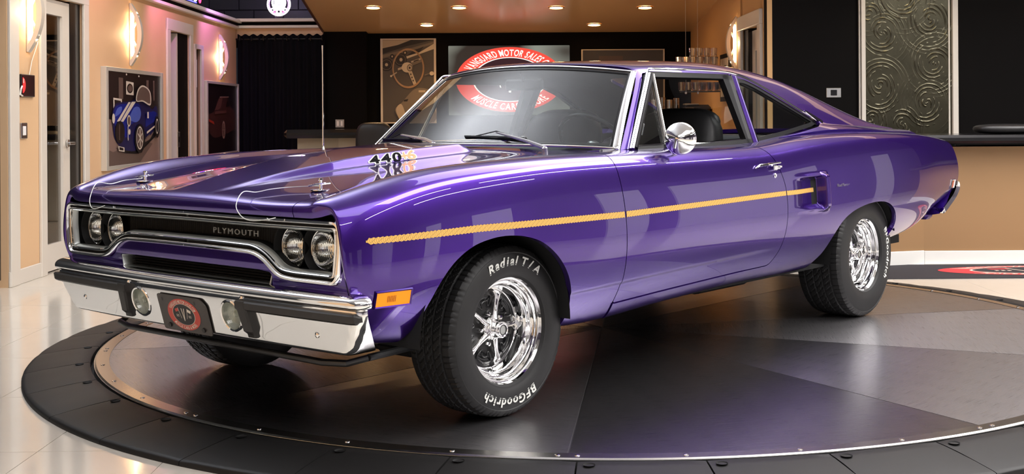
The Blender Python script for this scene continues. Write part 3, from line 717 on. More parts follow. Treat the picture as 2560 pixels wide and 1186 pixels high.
# ---- greenhouse: roof, pillars and sail panels
def belt(x): return float(ip(x, [(-.6, .975), (-.81, .977), (-1.2, .984), (-1.9, .995), (-2.2, 1.022), (-2.5, 1.052), (-2.8, 1.058), (-3.1, 1.045), (-3.4, 1.028), (-3.7, 1.015)]))
s_list = [0, .012, .05, .12, .22, .34, .46, .56, .65, .74, .82, .90, .96, 1.0]
def roof_row(s):
    # front line of every column (A pillar and header) and back line
    xf = [-.812, -.90, -.99, -1.085, -1.163, -1.155, -1.135, -1.10, -1.075, -1.068]
    xr = [-3.70, -3.70, -3.68, -3.62, -3.56, -3.52, -3.47, -3.44, -3.42, -3.42]
    P = []
    for k in range(10):
        x = xf[k] + (xr[k] - xf[k]) * s; b = belt(x)
        zr = float(ip(x, [(-.8, .99), (-1.0, 1.17), (-1.163, 1.325), (-1.5, 1.333), (-1.83, 1.333), (-2.04, 1.312), (-2.25, 1.262), (-2.6, 1.115), (-2.8, 1.075), (-3.7, 1.03)]))   # drip rail height
        zr = max(zr, b + .02)
        yr = .80 - .42 * (zr - .95)
        zrid = float(ip(x, [(-1.0, 1.345), (-1.18, 1.375), (-1.5, 1.392), (-1.9, 1.396), (-2.15, 1.386), (-2.38, 1.360), (-2.6, 1.316), (-2.9, 1.222), (-3.2, 1.125), (-3.5, 1.045), (-3.7, 1.015)]))
        yrid = float(ip(x, [(-1.0, .44), (-2.2, .47), (-2.5, .53), (-2.9, .585), (-3.2, .62), (-3.5, .66), (-3.7, .68)]))
        zc = float(ip(x, [(-1.0, 1.352), (-1.18, 1.386), (-1.5, 1.404), (-1.9, 1.408), (-2.2, 1.398), (-2.4, 1.36), (-2.7, 1.26), (-3.0, 1.15), (-3.3, 1.05), (-3.5, 1.02), (-3.7, 1.01)]))
        fl = np.interp(x, [-3.4, -2.9, -2.5, -2.2, -1.9], [.055, .05, .03, .01, 0])
        P.append([[x, .795 + fl, b - .012], [x, .787 + .2 * fl, b + .01 + .1 * fl], [x, yr * .5 + .5 * (.80 - .42 * (b - .95)), (zr + b) / 2], [x, yr + .012, zr - .03], [x, yr - .006, zr + .004], [x, (yr * .62 + yrid * .38), zr * .25 + zrid * .75], [x, yrid, zrid], [x, yrid * .62, zc * .6 + zrid * .4], [x, .14, zc], [x, 0, zc]][k])
    return P
RN = np.array([roof_row(s) for s in s_list])
# front rows: pull the A-pillar columns onto the windshield line
front = np.array([[-.812, .772, .975], [-.90, .734, 1.06], [-.99, .694, 1.145], [-1.085, .652, 1.245], [-1.160, .612, 1.322], [-1.160, .560, 1.345], [-1.135, .42, 1.358], [-1.10, .26, 1.366], [-1.075, .12, 1.370], [-1.070, 0, 1.371]])
RN[0] = front; RN[1] = front + np.array([[-.012, .006, .002]] * 4 + [[-.012, .004, .006]] * 6)
back = front + np.array([[-.050, .016, .006]] * 4 + [[-.05, .010, .014]] * 6); RN[2] = back; RN[2][6:, 2] = front[6:, 2] + .013
UR = np.concatenate([np.linspace(0, .25, 60, endpoint=False), np.linspace(.25, 1, 170)]); VR = np.linspace(0, 1, 110)
PR = surf(RN, UR, VR); AR, FR = grid_mesh(PR)
# grid runs up the section: same handedness as the body
def wy(z): return .80 - .42 * (z - .95)
WIN = round_poly([(-.855, .972), (-1.185, 1.318), (-1.83, 1.322), (-1.94, 1.308), (-2.03, 1.300), (-2.12, 1.275), (-2.40, 1.17), (-2.635, 1.078), (-2.56, 1.058), (-2.25, 1.018), (-1.93, .985), (-1.4, .965)], [.02, .012, .02, .02, .03, .05, .1, .008, .02, .1, .02, .1], 5)
BLP = round_poly([(-2.36, -1), (-2.36, .45), (-2.46, .50), (-3.30, .605), (-3.46, .58), (-3.46, -1)], [.01, .05, .06, .06, .05, .01])
A2, F2 = multi_clip(AR, FR, lambda P: np.where(P[:, 1] > .55, -sxz(P, WIN), 1.), lambda P: np.where(P[:, 0] < -2.0, -sxy(P, BLP), 1.))
ROOF = panel('roof_panel', A2, F2, M_PAINT, CAR, .018, 'both', skip=lambda p: p[2] < 1.06 and p[0] > -3.0 and False)
A3 = A2.copy(); A3[:, 3:] /= np.linalg.norm(A3[:, 3:], axis=1)[:, None]; A3[:, :3] -= A3[:, 3:] * .02; A3[:, 1] = np.maximum(A3[:, 1], 0)
panel('headliner', A3, F2, M_BLKM, CAR, 0, 'both')
# ---- wheels
M_TYRE = mat('tyre_rubber', (0.016, 0.0158, 0.016), rough=0.55)
M_WLET = mat('white_letters', (0.80, 0.81, 0.76), rough=0.6)
M_WBLK = mat('wheel_black', (0.01, 0.01, 0.011), rough=0.3)
def make_wheel(name, Rt, yout, w, rim_y, loc, letters, side=1, spoke_off=0.0):
    """yout: outer sidewall plane, w: section width, measured from the car centre line"""
    th = np.linspace(0, 2 * np.pi, 361)[:-1]
    yi = yout - w
    prof = [(.198, yout - .020), (.206, yout - .008), (.214, yout - .006), (.222, yout - .001), (.250, yout + .002), (Rt - .036, yout - .004), (Rt - .031, yout - .006), (Rt - .028, yout - .004), (Rt - .016, yout - .010), (Rt - .008, yout - .018)]
    tr = []
    t0, t1 = yout - .020, yi + .020; n = 61
    for k in range(n):
        y = t0 + (t1 - t0) * k / (n - 1); f = (2 * k / (n - 1) - 1)
        tr.append((Rt - .006 * abs(f) ** 4, y))
    prof2 = [(Rt - .010, yi + .012), (Rt - .03, yi + .004), (.25, yi), (.20, yi + .02)]
    rows = []
    for r_, y in prof: rows.append((np.full_like(th, r_), y))
    rows[-2] = (rows[-2][0] - .0035 * (np.sin(th * 96) > .75), rows[-2][1]); rows[-1] = (rows[-1][0] - .0045 * (np.sin(th * 96) > .75), rows[-1][1])
    for k, (r_, y) in enumerate(tr):
        d = (yout - y) / w; rr = np.full_like(th, r_)
        groove = any(abs(d - g) < .018 for g in (.22, .41, .59, .78))
        if groove: rr -= .0075
        elif d < .2 or d > .8: rr -= .0045 * (np.sin(th * 96 + (d < .5) * 0) > .75)
        else:
            ph = {True: 0, False: 1.6}[d < .5]
            rr -= .0045 * (np.sin(th * 60 + d * 40 + ph) > .8)
        rows.append((rr, y))
    for r_, y in prof2: rows.append((np.full_like(th, r_), y))
    V = []; n_ = len(th)
    for rr, y in rows:
        V += list(zip((rr * np.cos(th)).tolist(), [y * side] * n_, (rr * np.sin(th)).tolist()))
    F = []
    for i in range(len(rows) - 1):
        for k in range(n_): F.append((i * n_ + k, (i + 1) * n_ + k, (i + 1) * n_ + (k + 1) % n_, i * n_ + (k + 1) % n_))
    mb = MB(); mb.add(V, F, smooth=True)
    wheel = mb.build(name, M_TYRE, CAR, loc=loc, ang=28)
    S = side
    # rim barrel with stepped trim ring
    mb = MB(); y0 = rim_y
    pr = [(.196, y0 - .012), (.2085, y0 - .004), (.2085, y0 + .002), (.205, y0 + .0035), (.199, y0 - .002), (.197, y0 - .010), (.192, y0 - .014), (.186, y0 - .013), (.183, y0 - .019), (.181, y0 - .030), (.176, y0 - .035), (.172, y0 - .035), (.170, y0 - .042), (.168, y0 - .052), (.164, y0 - .058), (.160, y0 - .060), (.158, y0 - .070), (.156, y0 - .088), (.152, y0 - .094), (.148, y0 - .094), (.146, y0 - .100), (.144, y0 - .15)]
    mb.lathe([(a, b * S) for a, b in pr], axis='Y', n=96)
    mb.build('rim', M_CHROME, wheel, ang=50)
    yd = y0 - .092
    mb = MB(); mb.lathe([(.147, (yd - .012) * S), (.140, (yd - .006) * S), (.120, (yd + .002) * S), (.09, (yd - .010) * S), (.05, (yd - .006) * S), (.03, yd * S)], axis='Y', n=60)
    disc = mb.build('wheel_disc', M_WBLK, wheel)
    for k in range(5):
        a = R(72 * k + spoke_off); c, s = -math.cos(a), math.sin(a)
        def pt(r_, t_, y_): return (c * r_ - s * t_ * (-1), y_ * S, s * r_ + c * t_ * (-1))
        mb = MB(); secs = [(.036, .013, .032), (.05, .0105, .026), (.075, .0085, .020), (.10, .008, .018), (.12, .0095, .019), (.133, .014, .018), (.143, .026, .010), (.147, .034, -.002)]
        V = []
        for r_, hw, hh in secs:
            for t_, yy in ((-hw * 1.25, -.008), (-hw, hh * .6), (-hw * .35, hh), (hw * .35, hh), (hw, hh * .6), (hw * 1.25, -.008)): V.append(pt(r_, t_, yd + yy))
        F = [(i * 6 + j, i * 6 + j + 1, i * 6 + j + 7, i * 6 + j + 6) for i in range(len(secs) - 1) for j in range(5)]
        mb.add(V, F, smooth=True); mb.build('spoke', M_CHROME, wheel, ang=60)
        # slot frame and nut between the spokes
        a2 = a + R(36); mb = MB()
        pts = []
        for r_, da in ((.088, -13), (.123, -19), (.128, -10), (.130, 0), (.128, 10), (.123, 19), (.088, 13), (.098, 8), (.106, 9), (.109, 0), (.106, -9), (.098, -8)):
            pts.append((-math.cos(a2 + R(da)) * r_, (yd + .004) * S, math.sin(a2 + R(da)) * r_))
        mb.tube(smooth_loop(pts, 3).tolist(), .0032, n=6, closed=True)
        mb.build('slot_frame', M_WBLK, wheel)
        mb = MB(); cx_, cz_ = -math.cos(a2) * .060, math.sin(a2) * .060
        mb.lathe([(.0105, (yd - .01) * S), (.0105, (yd + .010) * S), (.008, (yd + .019) * S), (0, (yd + .022) * S)], c=(cx_, 0, cz_), axis='Y', n=6, smooth=False)
        mb.build('lug_nut', M_CHROME, wheel)
    mb = MB(); mb.lathe([(.046, (yd - .005) * S), (.046, (yd + .010) * S), (.040, (yd + .026) * S), (.034, (yd + .032) * S), (.031, (yd + .060) * S), (.030, (yd + .070) * S), (.026, (yd + .074) * S), (.020, (yd + .073) * S)], axis='Y', n=40)
    hub = mb.build('hub_cap', M_CHROME, wheel, ang=40)
    mb = MB(); mb.lathe([(.0205, (yd + .073) * S), (.017, (yd + .0735) * S), (.0165, (yd + .071) * S)], axis='Y', n=32, mi=0); mb.lathe([(.0165, (yd + .071) * S), (.0, (yd + .071) * S)], axis='Y', n=32, mi=1)
    mb.build('hub_badge', [M_WBLK, M_CHROME2], wheel)
    if letters:
        for s_, am, hgt, wd in letters:
            mb = MB()
            def place(x, y, z): return (-x * 1.0, (yout + .0012 + max(z, -.1) * .010) * S, y)
            arc_text(mb, s_, .247, .034, am, place, wid=1.12, gap=.13, extrude=.06, offset=.024, shear=.22 if s_.startswith('R') else .05)
            mb.build('raised_lettering', M_WLET, wheel, label='raised white lettering on the tyre sidewall')
    return wheel
RF, RR_ = .3215, .3430
make_wheel('front_wheel', RF, .862, .232, .8413, (0, 0, RF), [('Radial T/A', 85, .03, 1), ('BFGoodrich', 268, .03, 1)])
make_wheel('front_wheel', RF, .862, .232, .8413, (0, 0, RF), [], side=-1)
make_wheel('rear_wheel', RR_, .889, .265, .8625, (-WB, 0, RR_), [('BFGoodrich', -2, .03, 1)], spoke_off=10)
make_wheel('rear_wheel', RR_, .889, .265, .8625, (-WB, 0, RR_), [], side=-1)
for x, rw, r_ in ((.12, .405, RF), (-2.86, .405, RR_)):
    for s in (1, -1):
        mb = MB(); mb.lathe([(rw, .60 * s), (rw, .915 * s)], c=(x, 0, .335), axis='Y', n=36, a0=.0, a1=math.pi - (.30 if x < -1 else 0))
        mb.lathe([(0, .585 * s), (rw, .60 * s)], c=(x, 0, .335), axis='Y', n=36, a0=.0, a1=math.pi - (.30 if x < -1 else 0))
        mb.build('wheel_well', M_BLKM, CAR)
# ---- underside
mb = MB(); mb.box((-1.7, 0, .345), (4.4, 1.30, .05)); mb.box((-1.6, .72, .33), (2.3, .16, .05)); mb.box((-1.6, -.72, .33), (2.3, .16, .05))
mb.box((-3.8, 0, .62), (.5, 1.0, .08)); mb.box((.55, 0, .52), (.2, 1.2, .12), bev=.02)
mb.build('floor_pan', M_BLKM, CAR)
M_STEEL = mat('underbody_steel', (.06, .06, .062), rough=.35, metal=.7)
mb = MB(); mb.tube([(.60, .74, .30), (.66, .70, .285), (.68, .60, .28), (.68, -.60, .28), (.66, -.70, .285), (.60, -.74, .30)], .012, n=10); mb.tube([(.60, .74, .30), (.12, .62, .28)], .013, n=8); mb.tube([(.60, -.74, .30), (.12, -.62, .28)], .013, n=8)
mb.build('sway_bar', M_STEEL, CAR)
mb = MB(); mb.box((.12, 0, .27), (.16, 1.0, .10), bev=.02); mb.box((.12, .45, .24), (.2, .2, .05), bev=.02); mb.box((.12, -.45, .24), (.2, .2, .05), bev=.02); mb.build('front_suspension', M_BLKM, CAR)
mb = MB(); mb.tube([(-.1, .38, .26), (-1.2, .38, .26), (-1.9, .40, .27)], .030, n=12); mb.tube([(-1.9, .40, .27), (-1.95, .40, .27), (-2.4, .40, .27), (-2.45, .40, .27)], [.03, .075, .075, .03], n=16)
mb.build('exhaust_pipe', M_STEEL, CAR)
mb = MB(); mb.tube([(-.1, -.38, .26), (-1.2, -.38, .26), (-1.9, -.40, .27)], .030, n=12); mb.tube([(-1.9, -.40, .27), (-1.95, -.40, .27), (-2.4, -.40, .27), (-2.45, -.40, .27)], [.03, .075, .075, .03], n=16)
mb.build('exhaust_pipe', M_STEEL, CAR)
mb = MB(); mb.tube([(-WB, -.7, .343), (-WB, .7, .343)], .045, n=12); mb.lathe([(.0, -.14), (.10, -.10), (.14, 0), (.10, .10), (0, .14)], c=(-WB, 0, .343), axis='X', n=24); mb.build('rear_axle', M_STEEL, CAR)
# ---- front end
def xg(y): return .822 - .011 * (abs(y) / .86) ** 2.4
def band_loop(mb, path, prof, closed=True, mi=None, xf=xg):
    """sweep a (inset, x offset) profile round a closed outline in the (y, z) plane"""
    rows = [offset_loop(path, d) for d, _ in prof]; n = len(path); V = []
    for (d, dx), P in zip(prof, rows): V += [(xf(p[0]) + dx, p[0], p[1]) for p in P]
    F = [(i * n + k, i * n + (k + 1) % n, (i + 1) * n + (k + 1) % n, (i + 1) * n + k) for i in range(len(prof) - 1) for k in range(n)]
    mb.add(V, F, smooth=True, mi=mi)
def dense(P, step=.012):
    out = []
    for i in range(len(P)):
        a, b = P[i], P[(i + 1) % len(P)]; n = max(1, int(np.linalg.norm(b - a) / step))
        for k in range(n): out.append(a + (b - a) * k / n)
    return np.array(out)
right = [(0, .787), (.45, .785), (.846, .787), (.853, .70), (.834, .572), (.60, .572), (.530, .580), (.425, .650), (.20, .653), (0, .653)]
rad = [0, .05, .055, .10, .045, .04, .05, .06, .05, 0]
# counter-clockwise in (y, z): go down the left side of the car first
ol = [( -a, b) for a, b in right[1:-1]]; lr = rad[1:-1]
outl = [right[i] for i in range(len(right) - 1, -1, -1)] + ol
rr = [rad[i] for i in range(len(right) - 1, -1, -1)] + lr
GL = dense(round_poly(outl, rr, 7))
area2 = 0.5 * np.sum(GL[:, 0] * np.roll(GL[:, 1], -1) - np.roll(GL[:, 0], -1) * GL[:, 1])
if area2 < 0: GL = GL[::-1].copy()
M_GRILLE = mat('grille_black', (.006, .006, .006), rough=.55, spec=.2)
mb = MB()
band_loop(mb, GL, [(-.001, -.06), (-.002, -.012), (0, .0), (.004, .006), (.011, .007), (.015, .003), (.017, -.005), (.018, -.014)])
mb.build('grille_surround', M_CHROME, CAR, ang=40, fix=False)
mb = MB(); band_loop(mb, GL, [(.018, -.014), (.0235, -.015)]); mb.build('surround_groove', M_BLKM, CAR, fix=False)
mb = MB(); band_loop(mb, GL, [(.0235, -.018), (.024, -.002), (.027, .002), (.031, .002), (.034, -.001), (.0345, -.008)]); mb.build('grille_molding', M_CHROME, CAR, ang=40, fix=False)
mb = MB(); band_loop(mb, GL, [(.0345, -.007), (.037, -.009), (.042, -.030)]); mb.build('grille_bezel', M_CHROME2, CAR, ang=40, fix=False)
mb = MB(); band_loop(mb, GL, [(.042, -.030), (.044, -.08)]); mb.build('grille_side_wall', M_GRILLE, CAR, fix=False)
# ribbed plate
HL = [(.704, .683), (.552, .683), (-.552, .683), (-.704, .683)]; HR = .0705
yy = np.arange(-.82, .8201, .0026); zz = np.linspace(.58, .79, 44); YY, ZZ = np.meshgrid(yy, zz, indexing='ij')
prof_z = np.interp(ZZ, [.58, .61, .64, .75, .79], [-.004, 0.004, .010, .010, 0])
XX = np.vectorize(xg)(YY) - .074 + prof_z + .0048 * np.abs(np.sin(np.pi * YY / .0130)) * np.where(np.abs(YY) < .47, 1, .3)
A, F = grid_mesh(np.stack([XX, YY, ZZ], -1)); A[:, 3:] *= -1; 
if A[:, 3].mean() < 0: A[:, 3:] *= -1
else: pass
INN = offset_loop(GL, .044)
def no_hl(P):
    d = np.full(len(P), 1e9)
    for a, b in HL: d = np.minimum(d, np.hypot(P[:, 1] - a, P[:, 2] - b) - HR - .004)
    return d
A, F = multi_clip(A, F, lambda P: sdf(P[:, 1:3], INN), no_hl)
F = [q[::-1] for q in F] if False else F
panel('grille_plate', A, F, M_GRILLE, CAR, 0, 'L')
# head lamps
M_LENS = mat('lamp_glass', (1, 1, 1), rough=.03, trans=1.0, ior=1.35, spec=.6, bump=.0)
def lens_mat():
    m = bpy.data.materials.new('fluted_lamp_glass'); m.use_nodes = True; nt = m.node_tree; b = nt.nodes['Principled BSDF']
    b.inputs['Transmission Weight'].default_value = 1; b.inputs['Roughness'].default_value = .04; b.inputs['Base Color'].default_value = (.96, .97, .92, 1); b.inputs['IOR'].default_value = 1.3
    tc = nt.nodes.new('ShaderNodeTexCoord'); w = nt.nodes.new('ShaderNodeTexWave'); w.bands_direction = 'Y'; w.inputs['Scale'].default_value = 45; w.inputs['Distortion'].default_value = .6
    bmp = nt.nodes.new('ShaderNodeBump'); bmp.inputs['Strength'].default_value = .35; bmp.inputs['Distance'].default_value = .004
    v = nt.nodes.new('ShaderNodeTexVoronoi'); v.inputs['Scale'].default_value = 34; v.distance = 'CHEBYCHEV'
    ad = nt.nodes.new('ShaderNodeMath'); nt.links.new(tc.outputs['Object'], w.inputs[0]); nt.links.new(tc.outputs['Object'], v.inputs[0])
    nt.links.new(w.outputs['Fac'], ad.inputs[0]); nt.links.new(v.outputs['Distance'], ad.inputs[1])
    nt.links.new(ad.outputs[0], bmp.inputs['Height']); nt.links.new(bmp.outputs[0], b.inputs['Normal']); return m
M_LENS = lens_mat()
for y, z in HL:
    x0 = xg(y) - .052
    mb = MB(); mb.lathe([(HR + .014, x0 + .018), (HR + .012, x0 + .020), (HR + .009, x0 + .016), (HR + .004, x0 - .012), (HR + .001, x0 - .016)], c=(0, y, z), axis='X', n=48)
    b = mb.build('headlamp_bucket', M_GRILLE, CAR)
    mb = MB(); mb.lathe([(HR + .002, x0 - .014), (HR + .001, x0 - .006), (HR - .003, x0 - .004), (HR - .006, x0 - .006)], c=(0, y, z), axis='X', n=48)
    mb.build('headlamp_ring', M_CHROME, b)
    mb = MB(); mb.lathe([(HR - .005, x0 - .008), (HR * .9, x0 - .002), (HR * .7, x0 + .005), (HR * .4, x0 + .011), (HR * .15, x0 + .0135), (0, x0 + .014)], c=(0, y, z), axis='X', n=48)
    mb.build('headlamp_lens', M_LENS, b)
    mb = MB(); mb.lathe([(HR - .005, x0 - .012), (HR * .8, x0 - .03), (HR * .5, x0 - .05), (.012, x0 - .062), (.008, x0 - .04), (0, x0 - .038)], c=(0, y, z), axis='X', n=40)
    mb.build('headlamp_reflector', M_CHROME, b)
# emblem lettering
Mt = Matrix.Translation((.764, .0, 0)) @ Matrix(((0, 0, 1, 0), (1, 0, 0, 0), (0, 1, 0, 0), (0, 0, 0, 1)))
text('grille_lettering', 'PLYMOUTH', .030, Matrix.Translation((.778, .245, .716)) @ Matrix(((0, 0, 1, 0), (1, 0, 0, 0), (0, 1, 0, 0), (0, 0, 0, 1))), mat('emblem_silver', (.75, .75, .72), rough=.3, metal=.6), CAR, extrude=.002, offset=-.0002, spacing=1.30, sx=1.42)
# valance between grille and bumper
SCP = dense(round_poly([(-.47, .5925), (-.455, .545), (-.30, .541), (.30, .541), (.455, .545), (.47, .5925), (.40, .598), (-.40, .598)], .010, 4))
yy = np.linspace(-.85, .85, 241); zz = np.linspace(.47, .665, 60); YY, ZZ = np.meshgrid(yy, zz, indexing='ij')
XX = np.vectorize(xg)(YY) - .012 - .030 * np.clip((.60 - ZZ) / .1, 0, 1.3) - .03 * np.clip(1 - np.abs(ZZ - .57) / .05, 0, 1) * (np.abs(YY) < .6) * np.clip((.6 - np.abs(YY)) / .1, 0, 1) * .35
A, F = grid_mesh(np.stack([XX, YY, ZZ], -1))
if A[:, 3].mean() < 0: A[:, 3:] *= -1
A, F = multi_clip(A, F, lambda P: -sdf(P[:, 1:3], GL) + .006, lambda P: -sdf(P[:, 1:3], SCP))
panel('front_valance', A, F, M_PAINT, CAR, 0.0, 'L')
xs = lambda y: xg(y) - .033
if 0.5 * np.sum(SCP[:, 0] * np.roll(SCP[:, 1], -1) - np.roll(SCP[:, 0], -1) * SCP[:, 1]) < 0: SCP = SCP[::-1].copy()
mb = MB(); band_loop(mb, SCP, [(-.004, .002), (-.003, .006), (.0, .007), (.003, .003), (.006, -.02), (.010, -.06)], xf=xs); mb.build('air_scoop_frame', M_CHROME2, CAR, ang=40, fix=False)
sc = MB(); sc.box((.735, 0, .57), (.01, .96, .07)); sc_ = sc.build('air_scoop_mesh', M_BLKM, CAR)
for z in (.553, .563, .573, .583):
    mb = MB(); mb.box((.748, 0, z), (.02, .90, .002)); mb.build('air_scoop_slat', M_GRILLE, CAR)
# ---- front bumper
def bpath(z, off=0.0, n=90):
    hw = np.interp(z, [.335, .36, .43, .47, .56], [.835, .868, .915, .932, .930]) + off
    xf = np.interp(z, [.33, .345, .47, .49, .56], [.796, .804, .838, .840, .838])
    ph = np.linspace(0, 1, 60); y = ph * (hw - .035); x = xf - .028 * (y / .90) ** 2.4
    a = np.linspace(0, np.pi / 2, 16)[1:]; yc, xc = hw - .035, x[-1] - .035
    X = np.concatenate([x, xc + .035 * np.cos(a), [xc - .02, xc - .09]]); Y = np.concatenate([y, yc + .035 * np.sin(a), [hw, hw - .004]])
    X = X + off * 0; return X, Y
def bpt(s, z, out=0.0):
    """point at arc length s (signed) on the bumper face at height z, pushed out by out"""
    X, Y = bpath(z); d = np.concatenate([[0], np.cumsum(np.hypot(np.diff(X), np.diff(Y)))]); a = abs(s)
    x, y = np.interp(a, d, X), np.interp(a, d, Y); x2, y2 = np.interp(a + .004, d, X), np.interp(a + .004, d, Y); x1, y1 = np.interp(a - .004, d, X), np.interp(a - .004, d, Y)
    t = np.array([x2 - x1, y2 - y1]); t /= np.linalg.norm(t) + 1e-9; nx, ny = t[1], -t[0]
    return x + nx * out, (y + ny * out) * (1 if s >= 0 else -1)
def sweep_bumper(prof, ss, zf=None, ends=False):
    rows = []
    for s in ss:
        rows.append([(*bpt(s, z, o), z) for z, o in prof])
    return np.array(rows)
smax = .957
bprof = [(.530, -.085), (.543, -.060), (.549, -.040), (.5495, -.020), (.545, -.002), (.537, .012), (.526, .019), (.515, .019), (.507, .013), (.503, .003), (.500, -.001), (.495, .0), (.48, .0), (.45, .0), (.41, .0), (.375, .0), (.355, .0), (.347, -.003), (.343, -.010), (.342, -.03)]
ss = np.concatenate([np.linspace(-smax, -.85, 26), np.linspace(-.85, .85, 110)[1:-1], np.linspace(.85, smax, 26)])
PBm = sweep_bumper(bprof, ss)[:, ::-1]
# subdivide the profile smoothly
def refine(P, k=3):
    n = P.shape[1]; t = np.linspace(0, n - 1, (n - 1) * k + 1); out = np.zeros((P.shape[0], len(t), 3))
    for i, tt in enumerate(t):
        j = min(int(tt), n - 2); f = tt - j; a, b, c, d = P[:, max(j - 1, 0)], P[:, j], P[:, j + 1], P[:, min(j + 2, n - 1)]
        out[:, i] = .5 * (2 * b + (c - a) * f + (2 * a - 5 * b + 4 * c - d) * f ** 2 + (-a + 3 * b - 3 * c + d) * f ** 3)
    return out
A, F = grid_mesh(refine(PBm))
LP = [(.283, .428), (-.283, .428)]; LPR = .056
def no_lp(P):
    d = np.full(len(P), 1e9)
    for a, b in LP: d = np.minimum(d, np.where(P[:, 0] > .75, np.hypot(P[:, 1] - a, (P[:, 2] - b)) - LPR, 1.))
    return d
PLP = np.array([(-.165, .47), (-.15, .36), (.15, .36), (.165, .47)])
if (A[:, 3] * (A[:, 0] > .8)).mean() < 0: A[:, 3:] *= -1; F = F[:, ::-1]
A, F = multi_clip(A, F, no_lp)
BUMP = panel('front_bumper', A, F, M_CHROME, CAR, .008, 'L')
mb = MB(); mb.box((.70, 0, .44), (.06, 1.5, .12)); mb.build('bumper_backing', M_BLKM, CAR)
M_LAMPG = mat('parking_lamp_reflector', (.62, .66, .60), rough=.22, metal=.35)
tilt = Matrix.Rotation(-R(16), 4, 'Y')
for a, b in LP:
    T = Matrix.Translation((.8255, a, b)) @ Matrix.Rotation(R(14), 4, 'Y')
    def lathe_at(name, prof, m, par, n=40):
        mb = MB(); mb.lathe(prof, axis='X', n=n); me_o = mb.build(name, m, par); me_o.data.transform(T); return me_o
    w = lathe_at('parking_lamp', [(LPR + .004, -.012), (LPR + .004, .002), (LPR, .005), (LPR - .005, .003), (LPR - .006, -.004)], M_CHROME, CAR)
    lathe_at('lamp_reflector', [(LPR - .005, -.003), (LPR - .009, -.010), (LPR * .6, -.032), (.012, -.036), (.010, -.015), (0, -.012)], M_LAMPG, w)
    lathe_at('lamp_lens', [(LPR - .005, -.003), (LPR * .8, .0), (LPR * .4, .003), (0, .004)], M_LENS, w)
# rubber pads
for s in (1, -1):
    n = 60; s0, s1 = .345, .935
    def ring(sv, zc, hh, out): return [(*bpt(sv, zc + hh, -.001), zc + hh), (*bpt(sv, zc + hh, out * .7), zc + hh), (*bpt(sv, zc + hh * .7, out), zc + hh * .7), (*bpt(sv, zc - hh * .5, out), zc - hh * .5), (*bpt(sv, zc - hh * .85, out * .75), zc - hh * .85), (*bpt(sv, zc - hh, -.001), zc - hh)]
    V = []; 
    for k in range(n):
        f = k / (n - 1); sv = s0 + (s1 - s0) * f; e = min(1, (1 - f) / .03); V += ring(sv * s, .4735, .0185 * max(e, .5), .024 * max(e, .15))
    F = [(i * 6 + j, i * 6 + j + 1, i * 6 + j + 7, i * 6 + j + 6) for i in range(n - 1) for j in range(5)] + [tuple((n - 1) * 6 + j for j in range(6)), tuple(range(6))[::-1]]
    mb = MB(); mb.add(V, F, smooth=True)
    # leg turned down at the inner end
    V = []; m = 12
    for k in range(m):
        z = .4905 - (.4905 - .360) * k / (m - 1); o = .024 if k < m - 2 else .012; a0, a1 = .345 + .018 * k / (m - 1), .398 + .010 * k / (m - 1)
        for sv, oo in ((a0, -.001), (a0, o * .7), (a0 + .006, o), (a1 - .006, o), (a1, o * .7), (a1, -.001)): V.append((*bpt(sv * s, z, oo), z))
    F = [(i * 6 + j, i * 6 + j + 1, i * 6 + j + 7, i * 6 + j + 6) for i in range(m - 1) for j in range(5)] + [tuple((m - 1) * 6 + j for j in range(6)), tuple(range(6))[::-1]]
    mb.add(V, F, smooth=True)
    mb.build('bumper_pad', M_RUB, CAR, ang=30)
# bumper bolts
for sv, z in ((.72, .405), (-.72, .405), (.355, .462 + .035), (-.355, .497)):
    x, y = bpt(sv, z, .0); mb = MB(); mb.lathe([(.011, x - .004), (.010, x + .002), (.006, x + .005), (0, x + .006)], c=(0, y, z), axis='X', n=20); mb.build('bumper_bolt', M_CHROME, CAR)
# ---- number plate with the dealer's badge
M_PLATE = mat('plate_brown', (.055, .045, .040), rough=.35)
M_RED = mat('badge_red', (.62, .07, .045), rough=.4)
M_CREAM = mat('badge_cream', (.85, .78, .66), rough=.45)
M_DARK = mat('badge_black', (.016, .012, .012), rough=.4)
def rotM(loc, up, out):
    """matrix whose x = right (seen from outside), y = up, z = outwards"""
    up = Vector(up).normalized(); out = Vector(out).normalized(); x = up.cross(out).normalized()
    return Matrix(((x.x, up.x, out.x, loc[0]), (x.y, up.y, out.y, loc[1]), (x.z, up.z, out.z, loc[2]), (0, 0, 0, 1)))
PM = rotM((.820, 0.0, .407), (.28, 0, 1), (1, 0, -.28))
def at(M): return lambda x, y, z: tuple(M @ Vector((x, y, z)))
mb = MB(); pl = round_poly([(-.150, -.070), (.150, -.070), (.150, .045), (.118, .070), (-.150, .070)], .012, 4)
n = len(pl); pp = at(PM); V = [pp(a, b, .004) for a, b in pl] + [pp(a, b, .008) for a, b in pl]
mb.add(V, [tuple(range(n, 2 * n)), tuple(range(n))[::-1]] + [(i, (i + 1) % n, (i + 1) % n + n, i + n) for i in range(n)])
PLATE = mb.build('number_plate', M_PLATE, CAR)
for a, b in ((-.118, .052), (.085, .052)):
    mb = MB(); mb.add([pp(a + .005 * math.cos(t), b + .008 * math.sin(t), .0088) for t in np.linspace(0, 6.28, 12)], [tuple(range(12))]); mb.build('plate_slot', M_DARK, PLATE)
for a, b in ((-.105, -.050), (.105, -.050)):
    mb = MB(); mb.add([pp(a + .009 * math.cos(t), b + .009 * math.sin(t), .0088 + h) for h in (0, .004) for t in np.linspace(0, 2 * math.pi, 13)[:-1]], [tuple(range(12, 24))] + [(i, (i + 1) % 12, (i + 1) % 12 + 12, i + 12) for i in range(12)]); mb.build('plate_bolt', M_DARK, PLATE)
